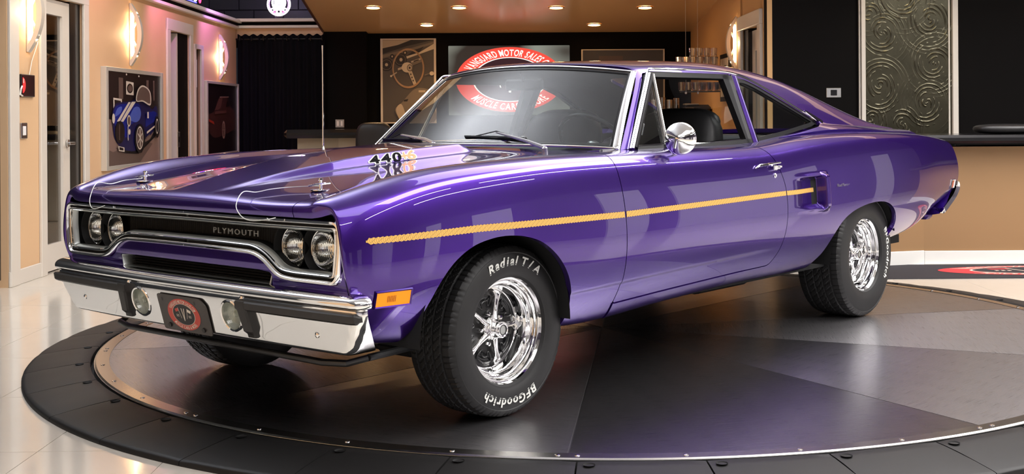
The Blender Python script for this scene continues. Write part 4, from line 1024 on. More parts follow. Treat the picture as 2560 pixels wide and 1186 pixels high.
def dealer_badge(mb, place, a, b, full=True, lift=.0004, top='VANGUARD MOTOR SALES.COM', bot='MUSCLE CARS & MORE', mat_ix=(0, 1, 2), tscale=1.0):
    """oval badge: red ring (0), cream lines and letters (1), dark centre (2); a x b half axes"""
    th = np.linspace(0, 2 * math.pi, 73)[:-1]; q = b / a
    def ov(r0, r1, z, mi):
        V = [place(r0 * math.cos(t) * a, r0 * math.sin(t) * b, z) for t in th] + [place(r1 * math.cos(t) * a, r1 * math.sin(t) * b, z) for t in th]; n = len(th)
        mb.add(V, [(i, (i + 1) % n, (i + 1) % n + n, i + n) for i in range(n)] if r0 > 0 else [tuple(range(n, 2 * n))], mi=mi)
    ov(.0, 1.0, lift, mat_ix[0]); ov(.0, .69, lift * 2, mat_ix[1]); ov(0, .665, lift * 3, mat_ix[2])
    pl2 = lambda x, y, z: place(x * a, y * a, lift * 4 + z * 0)
    arc_text(mb, top, .730, .20, 90, pl2, wid=.42 * tscale, gap=.05, extrude=0, offset=.02, mi=mat_ix[1], ysq=q)
    arc_text(mb, bot, .730, .20, 270, pl2, wid=.46 * tscale, gap=.06, extrude=0, offset=.02, flip=True, mi=mat_ix[1], ysq=q)
    # centre: a V on crossed flags
    def poly(pts, mi, z=5): mb.add([place(x * a, y * b, lift * z) for x, y in pts], [tuple(range(len(pts)))], mi=mi)
    poly([(-.10, .40), (-.055, .40), (0, -.22), (.055, .40), (.10, .40), (.018, -.40), (-.018, -.40)], mat_ix[1])
    for s in (1, -1):
        poly([(s * .16, -.25), (s * .18, -.25), (s * .30, .42), (s * .28, .42)], mat_ix[1])
        poly([(s * .30, .40), (s * .50, .30), (s * .46, .12), (s * .26, .22)], mat_ix[0] if s < 0 else mat_ix[1])
        for i in range(3):
            for j in range(2): poly([(s * (.30 + .06 * i), -.02 - .09 * j), (s * (.335 + .06 * i), -.02 - .09 * j), (s * (.335 + .06 * i), -.07 - .09 * j), (s * (.30 + .06 * i), -.07 - .09 * j)], mat_ix[1])
mb = MB(); dealer_badge(mb, lambda x, y, z: pp(x, y + .0, .0083 + z), .100, .061)
mb.build('plate_badge', [M_RED, M_CREAM, M_DARK], PLATE, fix=False, label='red and cream oval dealer badge with lettering')
# ---- glass
M_GLASS = glass_mat('car_glass'); M_GLASS2 = glass_mat('side_glass', (.9, .93, .92), f0=.04, strength=.55)
def ws(s, t, out=0.0):
    b = np.array([-.655 - .157 * s * s, .766 * s, .990 - .014 * s ** 4]); p = np.array([-1.064 - .099 * s * s, .606 * s, 1.364 - .040 * s * s])
    q = b + (p - b) * t; bul = .018 * 4 * t * (1 - t) * (1 - s * s * .6) + out
    return q + np.array([.70, 0, .71]) * bul
def ws_grid(s0, s1, t0, t1, ns, nt_, out=0.0): return np.array([[ws(s, t, out) for t in np.linspace(t0, t1, nt_)] for s in np.linspace(s0, s1, ns)])
def sheet(name, G, m, out_dir=None, parent=None, label=None):
    A, F = grid_mesh(G)
    if out_dir is not None and (A[:, 3:] @ np.array(out_dir)).mean() < 0: A[:, 3:] *= -1; F = F[:, ::-1]
    return panel(name, A, F.tolist(), m, parent or CAR, 0, 'L', label)
WSG = sheet('windshield', ws_grid(-.96, .96, .03, .965, 60, 24, 0), M_GLASS, (1, 0, .7))
def border(name, m, outer, inner, h0, h1, parent=None):
    """raised strip round the windshield between two (s, t) rectangles"""
    def loop(r):
        s, t0, t1 = r; P = [(a, t0) for a in np.linspace(-s, s, 60)] + [(s, b) for b in np.linspace(t0, t1, 26)[1:]] + [(a, t1) for a in np.linspace(s, -s, 60)[1:]] + [(-s, b) for b in np.linspace(t1, t0, 26)[1:-1]]
        return P
    rows = []
    for f, h in ((0, h0 * .2), (.12, h1), (.5, h1 * 1.25), (.88, h1), (1, h0 * .2)):
        r = tuple(a + (b - a) * f for a, b in zip(outer, inner)); rows.append([ws(s, t, h) for s, t in loop(r)])
    n = len(rows[0]); V = [v for r in rows for v in r]; F = [(i * n + k, i * n + (k + 1) % n, (i + 1) * n + (k + 1) % n, (i + 1) * n + k) for i in range(len(rows) - 1) for k in range(n)]
    mb = MB(); mb.add(V, F, smooth=True); return mb.build(name, m, parent or CAR, ang=60)
border('windshield_molding', M_CHROME, (1.002, -.002, 1.0), (.962, .016, .975), 0, .007)
border('windshield_gasket', M_BLK, (.962, .016, .975), (.945, .030, .935), .003, .003)
# backlight
G = np.array([[(-2.34 - 1.11 * t + .02 * s * s, (.47 + .13 * t) * s, 1.388 - .352 * t - .02 * s * s + .03 * 4 * t * (1 - t)) for t in np.linspace(0, 1, 16)] for s in np.linspace(-1, 1, 24)])
sheet('rear_window', G, M_GLASS2, (-.3, 0, 1))
# ---- side windows
def sw(x, z, o=0.0): return (x, wy(z) + o * .92, z + o * .39)
def frame_ring(name, poly, m, w, o0=.0, closed=True, parent=None, sides='LR', t=.012):
    P = np.array(poly); 
    if 0.5 * np.sum(P[:, 0] * np.roll(P[:, 1], -1) - np.roll(P[:, 0], -1) * P[:, 1]) < 0: P = P[::-1].copy()
    Q = offset_loop(P, w)
    for s in sides:
        mb = MB(); n = len(P); V = [sw(a, b, o0 - t) for a, b in P] + [sw(a, b, o0) for a, b in P] + [sw(a, b, o0) for a, b in Q] + [sw(a, b, o0 - t) for a, b in Q]
        sg = 1 if s == 'L' else -1; V = [(x, y * sg, z) for x, y, z in V]
        mb.add(V, [(i * n + k, i * n + (k + 1) % n, (i + 1) * n + (k + 1) % n, (i + 1) * n + k) for i in range(3) for k in range(n)], smooth=False); mb.build(name, m, parent or CAR)
def plate(name, poly, m, o0=0.0, t=.012, sides='LR', parent=None):
    for s in sides:
        sg = 1 if s == 'L' else -1; n = len(poly); V = [sw(a, b, o0) for a, b in poly] + [sw(a, b, o0 - t) for a, b in poly]; V = [(x, y * sg, z) for x, y, z in V]
        mb = MB(); mb.add(V, [tuple(range(n)), tuple(range(2 * n - 1, n - 1, -1))] + [(i, i + n, (i + 1) % n + n, (i + 1) % n) for i in range(n)]); mb.build(name, m, parent or CAR)
def bar(name, pts, r, m, sides='LR', n=8):
    for s in sides:
        sg = 1 if s == 'L' else -1; mb = MB(); mb.tube([(x, y * sg, z) for x, y, z in pts], r, n=n); mb.build(name, m, CAR)
frame_ring('window_seal', dense(WIN, .03), M_BLK, .020, o0=.004, t=.025)
# drip rail
rail = [(-.845, .975), (-.90, 1.032), (-1.0, 1.135), (-1.1, 1.237), (-1.165, 1.305), (-1.185, 1.325), (-1.23, 1.332), (-1.5, 1.335), (-1.8, 1.334), (-1.92, 1.326), (-2.02, 1.308), (-2.11, 1.282), (-2.25, 1.232), (-2.42, 1.163), (-2.60, 1.092), (-2.655, 1.070)]
bar('drip_rail', [sw(a, b, .014) for a, b in smooth_loop(rail, 3, closed=False)], .0055, M_CHROME)
plate('rail_end_cap', [(-2.655, 1.062), (-2.672, 1.078), (-2.60, 1.108), (-2.52, 1.138), (-2.52, 1.126)], M_CHROME, o0=.022, t=.014)
# A-pillar side trim
bar('pillar_trim', [sw(a, b, .010) for a, b in [(-.868, .975), (-1.195, 1.31)]], .008, M_CHROME)
bar('pillar_seal', [sw(a, b, .004) for a, b in [(-.895, .978), (-1.215, 1.305)]], .012, M_BLK)
# vent window
VENT = np.array([(-.905, .990), (-1.215, 1.300), (-1.222, 1.300), (-1.130, .990)])
frame_ring('vent_window_frame', VENT, M_CHROME, .006, o0=.010, t=.012)
plate('vent_window', [(-.92, .994), (-1.212, 1.288), (-1.134, .994)], M_GLASS2, o0=.004, t=.004)
bar('vent_division_bar', [sw(-1.218, 1.306, .008), sw(-1.130, .975, .008)], .0105, M_CHROME, n=12)
mb = MB(); mb.box((0, 0, 0), (.014, .012, .06), bev=.004); mb.box((.0, -.008, .02), (.01, .03, .012), bev=.003); o = mb.build('vent_latch', M_CHROME, CAR, loc=(-1.015, .742, 1.06)); o.rotation_euler = (0, R(-20), 0)
# door window surround and B pillar
plate('door_window_frame', [(-1.83, 1.320), (-1.905, 1.318), (-1.875, .978), (-1.835, .978)][::-1], M_BLK, o0=.004, t=.03)
plate('roof_edge_seal', [(-1.20, 1.325), (-1.90, 1.325), (-1.90, 1.300), (-1.20, 1.300)], M_BLK, o0=.002, t=.02)
plate('door_frame_trim', [(-1.903, 1.318), (-1.911, 1.318), (-1.880, .978), (-1.872, .978)], M_CHROME, o0=.012, t=.02)
plate('door_pillar', [(-1.911, 1.322), (-1.947, 1.318), (-1.922, .980), (-1.880, .980)], M_PAINT, o0=.010, t=.03)
plate('pillar_edge_trim', [(-1.947, 1.316), (-1.955, 1.314), (-1.934, .985), (-1.922, .985)], M_CHROME, o0=.012, t=.02)
QG = [(-1.965, 1.290), (-2.03, 1.282), (-2.12, 1.258), (-2.40, 1.153), (-2.60, 1.075), (-2.45, 1.044), (-2.20, 1.010), (-1.945, .990)]
plate('quarter_window', QG, M_GLASS2, o0=-.012, t=.004)
frame_ring('quarter_window_trim', QG, M_BLK, .010, o0=-.004, t=.012)
mb = MB(); mb.tube([sw(-2.56, 1.064, -.02), sw(-2.60, 1.078, -.015), sw(-2.57, 1.09, -.02), sw(-2.53, 1.072, -.02)], .008, n=8, closed=True); mb.build('window_pivot', M_CHROME, CAR)
# sill chrome just inside the far and near openings
for s in (1, -1):
    mb = MB(); mb.tube([(-1.0, s * .765, .985), (-1.5, s * .765, .990), (-2.0, s * .762, 1.006), (-2.5, s * .745, 1.050)], .007, n=8); mb.build('window_sill_trim', M_CHROME, CAR)
# ---- side stripe
def stripe_c(x): return np.interp(x, [-2.28, -1.905, -1.2, -.593, .262, .742], [.739, .7385, .729, .7215, .728, .7175])
def stripe_mat():
    m = bpy.data.materials.new('gold_swirl_stripe'); m.use_nodes = True; nt = m.node_tree; b = nt.nodes['Principled BSDF']; b.inputs['Roughness'].default_value = .45; b.inputs['Metallic'].default_value = .15
    tc = nt.nodes.new('ShaderNodeTexCoord'); sp = nt.nodes.new('ShaderNodeSeparateXYZ'); nt.links.new(tc.outputs['Object'], sp.inputs[0])
    def M(op, a, b_=None, c=None):
        n = nt.nodes.new('ShaderNodeMath'); n.operation = op
        for i, v in enumerate((a, b_, c)):
            if v is None: continue
            if hasattr(v, 'links'): nt.links.new(v, n.inputs[i])
            else: n.inputs[i].default_value = v
        return n.outputs[0]
    x, z = sp.outputs[0], sp.outputs[2]
    # overlapping curls: slanted sine lines whose phase wobbles with height
    ph = M('ADD', M('MULTIPLY', x, 2 * math.pi / .0165), M('MULTIPLY', M('SINE', M('MULTIPLY', M('SUBTRACT', z, M('MULTIPLY', x, .0)), 260.0)), 1.1))
    l1 = M('ABSOLUTE', M('SINE', ph)); ph2 = M('ADD', M('MULTIPLY', x, 2 * math.pi / .052), M('MULTIPLY', z, 190.0)); l2 = M('ABSOLUTE', M('SINE', ph2))
    ln = M('MINIMUM', M('MULTIPLY', l1, 2.6), M('MULTIPLY', l2, 5.0)); ln = M('MINIMUM', ln, 1.0)
    mx = nt.nodes.new('ShaderNodeMix'); mx.data_type = 'RGBA'; mx.inputs[6].default_value = (.22, .105, .03, 1); mx.inputs[7].default_value = (.78, .46, .11, 1)
    nt.links.new(ln, mx.inputs[0]); nt.links.new(mx.outputs[2], b.inputs['Base Color']); return m
M_STRIPE = stripe_mat()
def scal(x): return .0012 * np.sin(x * 2 * np.pi / .0165)
us = u_of_x(np.linspace(.76, -2.30, 900)); us = np.clip(us, 0, 1)
def stripe_hw(x): return np.interp(x, [-2.28, -.6, .3, .742], [.0108, .0118, .0120, .0100])
vs_ = np.linspace(.30, .62, 60)
PS = surf(BNET, us, vs_); AS, FS = grid_mesh(PS)
def build_stripe(lim):
    # resample: for each x take points across the stripe on the body surface
    xs_ = np.arange(lim[0], lim[1], -.0022); V = []
    Pfull = surf(BNET, np.clip(u_of_x(xs_), 0, 1), np.linspace(.25, .70, 120))
    rows = []
    for i, x in enumerate(xs_):
        c = Pfull[i]; zc = stripe_c(x); hw = stripe_hw(x); tp = scal(x)
        taper = min(1, max(.35, (lim[0] - x) / .012)) if lim[0] > .7 else 1
        row = []
        for z in np.linspace(zc - (hw + scal(x + .006)) * taper, zc + (hw + tp) * taper, 5):
            y = np.interp(z, c[:, 2], c[:, 1]); xx = np.interp(z, c[:, 2], c[:, 0])
            if -2.29 < x < -2.0: y += -.030 * float(sst(-2.0, -2.27, np.array(x)))
            row.append((xx, y + .0016, z))
        rows.append(row)
    G = np.array(rows); return G
def sst1(a, b, x): return float(sst(a, b, np.array(x)))
for nm, lim in (('fender', (.742, -.602)), ('door', (-.612, -1.930)), ('quarter', (-1.938, -2.283))):
    G = build_stripe(lim)
    sheet('side_stripe', G, M_STRIPE, (0, 1, 0), label='gold swirl-patterned stripe on the %s' % nm)
# ---- hood callouts
def bulge_frame(x, f):
    hwb = float(np.interp(x, [-.56, -.45, 0, .3, .77], [.21, .245, .25, .225, .15])); y = hwb - .035 * f
    P = surf(BNET, np.array([float(u_of_x(x))]), np.linspace(.80, 1, 400))[0]; z = np.interp(-y, -P[:, 1], P[:, 2]); s = f * f * (3 - 2 * f)
    hx = float(np.interp(x, [-.60, -.50, -.40, -.1, .2, .5, .70, .80], [0, .0, .040, .042, .036, .020, .006, 0]))
    return np.array([x, y, z + hx * s])
M_ORG = mat('callout_orange', (.85, .32, .10), rough=.4); M_CRM = mat('callout_cream', (.85, .82, .80), rough=.4); M_BK = mat('callout_black', (.004, .004, .005), rough=.7, spec=.1)
def callout(txt, m, x_start, h, name='engine_callout'):
    """letters laid on the sloping side of the hood bulge"""
    x = x_start
    for ch in txt:
        for mm, off, lift in ((M_CRM, .095, .0012), (m, .025, .0022)):
            V, F = glyph(ch, 0.0, off, .10); mb = MB(); out = []
            w = (V[:, 0].max() - V[:, 0].min())
            for a_, b_, c_ in V:
                xx = x - (a_ - .02) * h * 1.8; f = np.clip(.14 + b_ / .72 * .62, .02, .98); P = bulge_frame(xx, f); out.append((P[0], P[1] + lift * .8, P[2] + lift * .9))
            mb.add(out, F); mb.build(name, mm, CAR, fix=False)
        x -= (w + .05) * h * 1.8
    return x
x_ = callout('440', M_BK, .125, .055); x_ = callout('+', M_ORG, x_ + .004, .034); callout('6', M_ORG, x_ + .004, .055)
# small script on the quarter panel
Pq = surf(BNET, np.array([float(u_of_x(-2.55))]), np.linspace(.25, .7, 100))[0]; yq = float(np.interp(.775, Pq[:, 2], Pq[:, 1]))
text('quarter_script', 'Road Runner', .024, rotM((-2.52, yq + .002, .752), (0, 0, 1), (0, 1, 0)), mat('script_chrome', (.32, .31, .30), rough=.3, metal=.8), CAR, extrude=.0008, offset=-.0004, shear=.3, sx=1.1)
# ---- marker lamps
M_AMB = mat('amber_lens', (.95, .30, .015), rough=.12, emit=(1, .32, .02), estr=.35, coat=1); M_REDL = mat('red_lens', (.35, .015, .02), rough=.12, coat=1)
def body_y(x, z):
    P = surf(BNET, np.array([float(np.clip(u_of_x(x), 0, 1))]), np.linspace(.05, .7, 300))[0]; return float(np.interp(z, P[:, 2], P[:, 1]))
for s in (1, -1):
    for x0_, x1_, z0_, z1_, m in ((.572, .705, .499, .545, M_AMB), (-4.17, -4.235, .655, .70, M_REDL)):
        xa, xb = max(x0_, x1_), min(x0_, x1_)
        def rect(x0, x1, z0, z1, o): return [(x, (body_y(x, z) + o) * s, z) for x, z in ((x0, z0), (x1, z0), (x1, z1), (x0, z1))]
        mb = MB(); A_, B_, C_ = rect(xa + .007, xb - .007, z0_ - .007, z1_ + .007, .000), rect(xa + .004, xb - .004, z0_ - .004, z1_ + .004, .008), rect(xa, xb, z0_, z1_, .004)
        mb.add(A_ + B_ + C_, [(i * 4 + k, i * 4 + (k + 1) % 4, (i + 1) * 4 + (k + 1) % 4, (i + 1) * 4 + k) for i in range(2) for k in range(4)])
        fr = mb.build('marker_lamp_bezel', M_PAINT if x0_ > 0 else M_CHROME, CAR)
        mb = MB(); mb.add(rect(xa, xb, z0_, z1_, .0035), [(0, 1, 2, 3)]); mb.build('marker_lamp_lens', m, fr)
        if x0_ > 0:
            mb = MB(); xm = (xa + xb) / 2 + .008
            for q in range(6): mb.add(rect(xm + .018 - q * .006, xm + .0155 - q * .006, .512, .533, .0042), [(0, 1, 2, 3)])
            mb.build('lens_ribs', mat('amber_dark', (.25, .07, .01), rough=.3), fr, kind='stuff')
# ---- door handles, locks
for s in (1, -1):
    def yb_(x, z, o): return (body_y(x, z) + o) * s
    mb = MB(); mb.tube([(-1.665, yb_(-1.665, .868, .006), .868), (-1.70, yb_(-1.70, .882, .014), .882), (-1.78, yb_(-1.78, .885, .018), .885), (-1.895, yb_(-1.895, .890, .014), .890)], [.003, .006, .006, .004], n=8)
    mb.box((-1.835, yb_(-1.83, .87, .010), .866), (.035, .022, .026), bev=.004); mb.box((-1.868, yb_(-1.87, .87, .006), .866), (.05, .012, .018), bev=.003); mb.box((-1.885, yb_(-1.885, .87, .014), .870), (.022, .01, .012), bev=.002)
    mb.build('door_handle', M_CHROME, CAR, ang=30)
    mb = MB(); y_ = yb_(-1.846, .826, .0); mb.lathe([(.0125, y_ - .004 * s), (.012, y_ + .003 * s), (.009, y_ + .005 * s), (0, y_ + .004 * s)], c=(-1.846, 0, .828), axis='Y', n=20); mb.build('door_lock', M_CHROME, CAR)
# ---- door mirror
MC = Vector((-1.010, .945, 1.022))
mb = MB(); ax = Vector((.90, .42, .0)).normalized()
Tm = Matrix.Translation(MC) @ ax.to_track_quat('X', 'Z').to_matrix().to_4x4()
V = []; prof = [(.069, -.020), (.071, -.012), (.069, -.006), (.064, .0), (.045, .014), (.022, .027), (.010, .034), (0, .035)]
mb.lathe(prof, axis='X', n=48); mb.lathe([(0, -.020), (.069, -.020)], axis='X', n=48)
mr = mb.build('door_mirror', M_CHROME, CAR); mr.data.transform(Tm)
mb = MB(); base = Vector((-1.075, .878, .960))
mb.tube([base, base + Vector((.006, .02, .02)), MC + Vector((.028, -.012, -.035)), MC + Vector((.030, -.002, 0))], [.014, .011, .009, .010], n=12); mb.box(base + Vector((-.012, 0, .002)), (.065, .026, .010), bev=.004)
mb.build('mirror_arm', M_CHROME, mr, ang=40)
# ---- wipers
def wiper(piv, elb, knee, bl, br):
    P = [Vector(p) + Vector((.016, 0, .014)) for p in (piv, elb, knee)]
    mb = MB(); mb.tube([Vector(piv) + Vector((.01, 0, -.02)), P[0], P[0] + Vector((0, 0, .004))], [.013, .013, .009], n=12)
    mb.tube(P, [.011, .008, .0045], n=8)
    w = mb.build('wiper_arm', mat('wiper_metal', (.62, .62, .62), rough=.25, metal=.9), CAR, ang=40)
    A_, B_ = Vector(bl) + Vector((.008, 0, .006)), Vector(br) + Vector((.008, 0, .006)); m_ = (A_ + B_) / 2
    mb = MB(); mb.tube([A_, m_ + Vector((.003, 0, .003)), B_], .0045, n=6); mb.tube([A_ + Vector((-.006, 0, -.007)), B_ + Vector((-.006, 0, -.007))], .006, n=6)
    mb.tube([A_.lerp(B_, .15), P[2] + Vector((0, 0, .006)), A_.lerp(B_, .85)], .003, n=6)
    mb.build('wiper_blade', M_BLK, w)
wiper((-.625, .52, .972), (-.665, .375, 1.002), (-.70, .175, 1.036), (-.690, -.02, 1.026), (-.705, .34, 1.018))
wiper((-.615, -.14, .986), (-.66, -.24, 1.004), (-.715, -.46, 1.022), (-.735, -.62, 1.008), (-.69, -.31, 1.006))
# ---- antenna
mb = MB(); mb.lathe([(.014, 0), (.013, .006), (.007, .016), (.005, .03)], c=(-.50, -.80, .955), axis='Z', n=16); mb.tube([(-.50, -.80, .97), (-.50, -.80, 1.08), (-.50, -.80, 1.43), (-.50, -.80, 1.475)], [.0045, .0038, .0034, .0045], n=8)
mb.build('antenna', M_CHROME, CAR)
# ---- hood pins with tether cables
def hood_z(x, y):
    P = surf(BNET, np.array([float(u_of_x(x))]), np.linspace(.6, 1, 400))[0]; return float(np.interp(-abs(y), -P[:, 1], P[:, 2]))
M_WIRE = mat('tether_wire', (.80, .82, .78), rough=.3, metal=.5)
for s, pts in ((1, [(.63, .52), (.665, .43), (.72, .375), (.775, .36)]), (-1, [(.65, -.56), (.70, -.60), (.76, -.60)])):
    px_, py_ = .640, .545 * s; z0 = hood_z(px_, py_)
    mb = MB(); mb.lathe([(.036, z0), (.036, z0 + .003), (.030, z0 + .0045), (.012, z0 + .005), (.0065, z0 + .006), (.006, z0 + .034), (.009, z0 + .036), (.008, z0 + .042), (0, z0 + .044)], c=(px_, py_, 0), axis='Z', n=32)
    hp = mb.build('hood_pin', M_CHROME, CAR, ang=40)
    mb = MB(); ring = [(px_ + .022 * math.cos(t) + .0, py_ - .006 + .026 * math.sin(t), z0 + .022 + .004 * math.sin(t)) for t in np.linspace(0, 2 * math.pi, 17)[:-1]]; mb.tube(ring, .0022, n=6, closed=True)
    mb.tube([(px_ - .02, py_ + .03, z0 + .026), (px_ + .02, py_ - .04, z0 + .016), (px_ + .01, py_ - .05, z0 + .014)], .0032, n=6); mb.build('pin_clip', M_CHROME, hp)
    path = [(px_, py_ - .045 * (1 if s > 0 else .6), z0 + .014)] + [(x, y, hood_z(x, y) + .013) for x, y in pts] + ([(.835, .365, .865), (.878, .385, .822), (.882, .42, .787), (.878, .47, .775), (.862, .53, .780), (.842, .555, .786)] if s > 0 else [(.83, -.585, .868), (.868, -.57, .815), (.874, -.555, .780), (.868, -.53, .772), (.846, -.50, .784)])
    mb = MB(); mb.tube(smooth_loop(path, 8, closed=False).tolist(), .0016, n=6); mb.build('tether_cable', M_WIRE, hp)
# ---- rear end
mb = MB(); mb.box((-4.27, 0, .76), (.02, 1.60, .30), bev=.01); mb.box((-4.15, 0, .5), (.1, 1.5, .1), bev=.02); mb.build('rear_panel', M_PAINT, CAR)
for s in (1, -1):
    mb = MB(); mb.box((-4.325, .52 * s, .80), (.02, .44, .10), bev=.01); mb.build('tail_lamp', M_REDL, CAR)
RB = []
for yv in np.linspace(-.875, .875, 61):
    a = max(0, abs(yv) - .80) / .075; RB.append([(x + .03 * a * a, yv, z) for x, z in ((-4.27, .695), (-4.33, .690), (-4.352, .672), (-4.350, .64), (-4.29, .59), (-4.20, .545), (-4.12, .508), (-4.08, .500), (-4.06, .51))])
G = np.array(RB); A, F = grid_mesh(refine(G))
if (A[:, 3]).mean() > 0: A[:, 3:] *= -1; F = F[:, ::-1]
panel('rear_bumper', A, F.tolist(), M_CHROME, CAR, .03, 'L')
G = np.array([[(x, yv, z) for x, z in ((-4.24, .71), (-4.24, .66), (-4.14, .56), (-4.03, .50), (-3.9, .50))] for yv in np.linspace(-.86, .86, 9)]); sheet('rear_valance', G, M_PAINT, (-1, 0, -.5))
# ---- interior
def blob(name, c, d, m, rot=(0, 0, 0), e=4.0, parent=None, n=24):
    V = []; nn = n // 2
    for i in range(nn + 1):
        ph = -math.pi / 2 + math.pi * i / nn
        for k in range(n):
            th = 2 * math.pi * k / n; f = lambda v, p: math.copysign(abs(v) ** p, v); p = 2 / e
            V.append((d[0] / 2 * f(math.cos(ph), p) * f(math.cos(th), p), d[1] / 2 * f(math.cos(ph), p) * f(math.sin(th), p), d[2] / 2 * f(math.sin(ph), p)))
    F = [(i * n + k, i * n + (k + 1) % n, (i + 1) * n + (k + 1) % n, (i + 1) * n + k) for i in range(nn) for k in range(n)]
    mb = MB(); mb.add(V, F, smooth=True); o = mb.build(name, m, parent or CAR, loc=c, ang=80); o.rotation_euler = tuple(R(a) for a in rot); return o
blob('dashboard', (-.93, 0, .90), (.42, 1.42, .20), M_VINYL, e=6)
for y in (.38, -.38):
    b = blob('seat_back', (-1.80, y, .84), (.16, .50, .62), M_VINYL, rot=(0, -14, 0), e=4.5)
    blob('headrest', (-.02, 0, .22), (.11, .44, .22), M_VINYL, e=3.5, parent=b)
    mb = MB()
    for q in range(5): mb.tube([(.082, -.16 + .08 * q, -.28), (.086, -.16 + .08 * q, 0), (.078, -.16 + .08 * q, .12)], .005, n=6)
    mb.build('seat_pleats', M_VINYL, b, kind='stuff')
    blob('seat_cushion', (-1.55, y, .58), (.52, .50, .18), M_VINYL, e=5)
blob('rear_seat_back', (-2.55, 0, .80), (.18, 1.34, .42), M_VINYL, rot=(0, -18, 0), e=6); blob('rear_seat_cushion', (-2.32, 0, .60), (.5, 1.3, .18), M_VINYL, e=6)
mb = MB(); mb.box((-2.95, 0, .985), (.7, 1.15, .02)); mb.build('parcel_shelf', M_VINYL, CAR)
for s in (1, -1):
    mb = MB(); mb.box((-1.6, s * .745, .80), (1.8, .03, .36), bev=.01); mb.box((-1.35, s * .71, .80), (.5, .06, .05), bev=.015); dt = mb.build('door_card', M_VINYL, CAR)
    mb = MB(); mb.tube([(-1.1, s * .728, .93), (-2.3, s * .728, .96)], .004, n=6); mb.build('door_card_trim', M_CHROME, dt)
SWC = Vector((-1.12, .40, .975)); sax = Vector((-.80, 0, .60)).normalized()
Ts = Matrix.Translation(SWC) @ sax.to_track_quat('Z', 'Y').to_matrix().to_4x4()
mb = MB(); mb.tube([(.19 * math.cos(t), .19 * math.sin(t), 0) for t in np.linspace(0, 2 * math.pi, 65)[:-1]], [.0095 + .0015 * (k % 2) for k in range(64)], n=8, closed=True); swh = mb.build('steering_wheel', M_BLK, CAR); swh.data.transform(Ts)
mb = MB(); mb.lathe([(0, .01), (.035, .008), (.045, -.01), (.04, -.04)], axis='Z', n=24)
for a in (0, 180, 270): mb.tube([(.03 * math.cos(R(a)), .03 * math.sin(R(a)), -.005), (.188 * math.cos(R(a)), .188 * math.sin(R(a)), 0)], .006, n=6)
hb = mb.build('steering_hub', M_CHROME2, swh); hb.data.transform(Ts)
mb = MB(); mb.tube([SWC, SWC + Vector((.20, 0, -.14))], .03, n=12); mb.build('steering_column', M_BLK, CAR)
mb = MB(); mb.box((-1.08, 0, 1.275), (.02, .24, .055), bev=.01); mb.tube([(-1.05, 0, 1.33), (-1.07, 0, 1.29)], .006); mb.build('rear_view_mirror', M_BLK, CAR)
# ================================================================ THINGS ROUND THE ROOM
M_WARM = mat('sconce_glow', (1, .85, .6), emit=(1, .66, .34), estr=14)
M_SCON = mat('sconce_metal', (.70, .66, .58), rough=.3, metal=.3)
def sconce(loc, rz, h, label, power=4):
    """half-wheel wall lamp; local x points out of the wall, z up"""
    e = empty('wall_sconce', loc, rz, label=label, cat='wall light', group='curved wheel-shaped wall lights')
    n = 24; out = []; inn = []
    for k in range(n + 1):
        f = -1 + 2 * k / n; out.append((.100 * (1 - f * f) + .015, f * h / 2)); inn.append(((.072) * max(0, 1 - (f / .86) ** 2) ** .8 + .004 if abs(f) < .86 else .004, f * h / 2 * .985))
    pts = out + inn[::-1]
    mb = MB()
    for k in range(n):
        for y in (-.03, .03): mb.add([(out[k][0], y, out[k][1]), (out[k + 1][0], y, out[k + 1][1]), (inn[k + 1][0], y, inn[k + 1][1]), (inn[k][0], y, inn[k][1])], [(0, 1, 2, 3)])
        for Q in (out, inn): mb.add([(Q[k][0], -.03, Q[k][1]), (Q[k][0], .03, Q[k][1]), (Q[k + 1][0], .03, Q[k + 1][1]), (Q[k + 1][0], -.03, Q[k + 1][1])], [(0, 1, 2, 3)], smooth=True)
    mb.build('sconce_rim', M_SCON, e)
    for s in (1, -1):
        mb = MB(); mb.tube([(.03, 0, s * .05), (.085, 0, s * .17 * h / .57)], .008, n=8); mb.build('sconce_spoke', M_SCON, e)
    mb = MB(); mb.lathe([(.0, -h * .36), (.012, -h * .34), (.012, h * .34), (0, h * .36)], c=(.028, 0, 0), axis='Z', n=14); mb.build('lamp_tube', M_WARM, e)
    mb = MB(); mb.box((.006, 0, 0), (.012, .05, h * .95), bev=.003); mb.build('back_plate', M_SCON, e)
    l = bpy.data.lights.new('sconce_light', 'AREA'); l.shape = 'RECTANGLE'; l.size = .03; l.size_y = h * .7; l.energy = power; l.color = (1, .66, .36)
    lo = bpy.data.objects.new('sconce_light', l); COL.objects.link(lo); lo.parent = e; lo.location = (.07, 0, 0); lo.rotation_euler = (0, R(90), R(180)) if False else (R(90), 0, R(90))
    l2 = bpy.data.lights.new('sconce_glow', 'POINT'); l2.energy = power * .5; l2.color = (1, .66, .36); l2.shadow_soft_size = .03
    lo = bpy.data.objects.new('sconce_glow', l2); COL.objects.link(lo); lo.parent = e; lo.location = (.07, .0, 0)
    return e
wl_rz = math.atan2(-dvx, dvy)
sconce(LWp(.20, 1.90), wl_rz, .58, 'curved white wall light nearest the camera, above the small tablet')
sconce(LWp(2.63, 1.90), wl_rz, .58, 'curved white wall light above the framed blue roadster picture')
sconce(LWp(6.13, 1.857), wl_rz, .55, 'curved white wall light above the framed dark car picture')
sconce((xD(12.80) - .0, 12.80, 1.86), math.pi + math.atan(.031), .56, 'curved white wall light on the ochre wall beside the right-hand door')
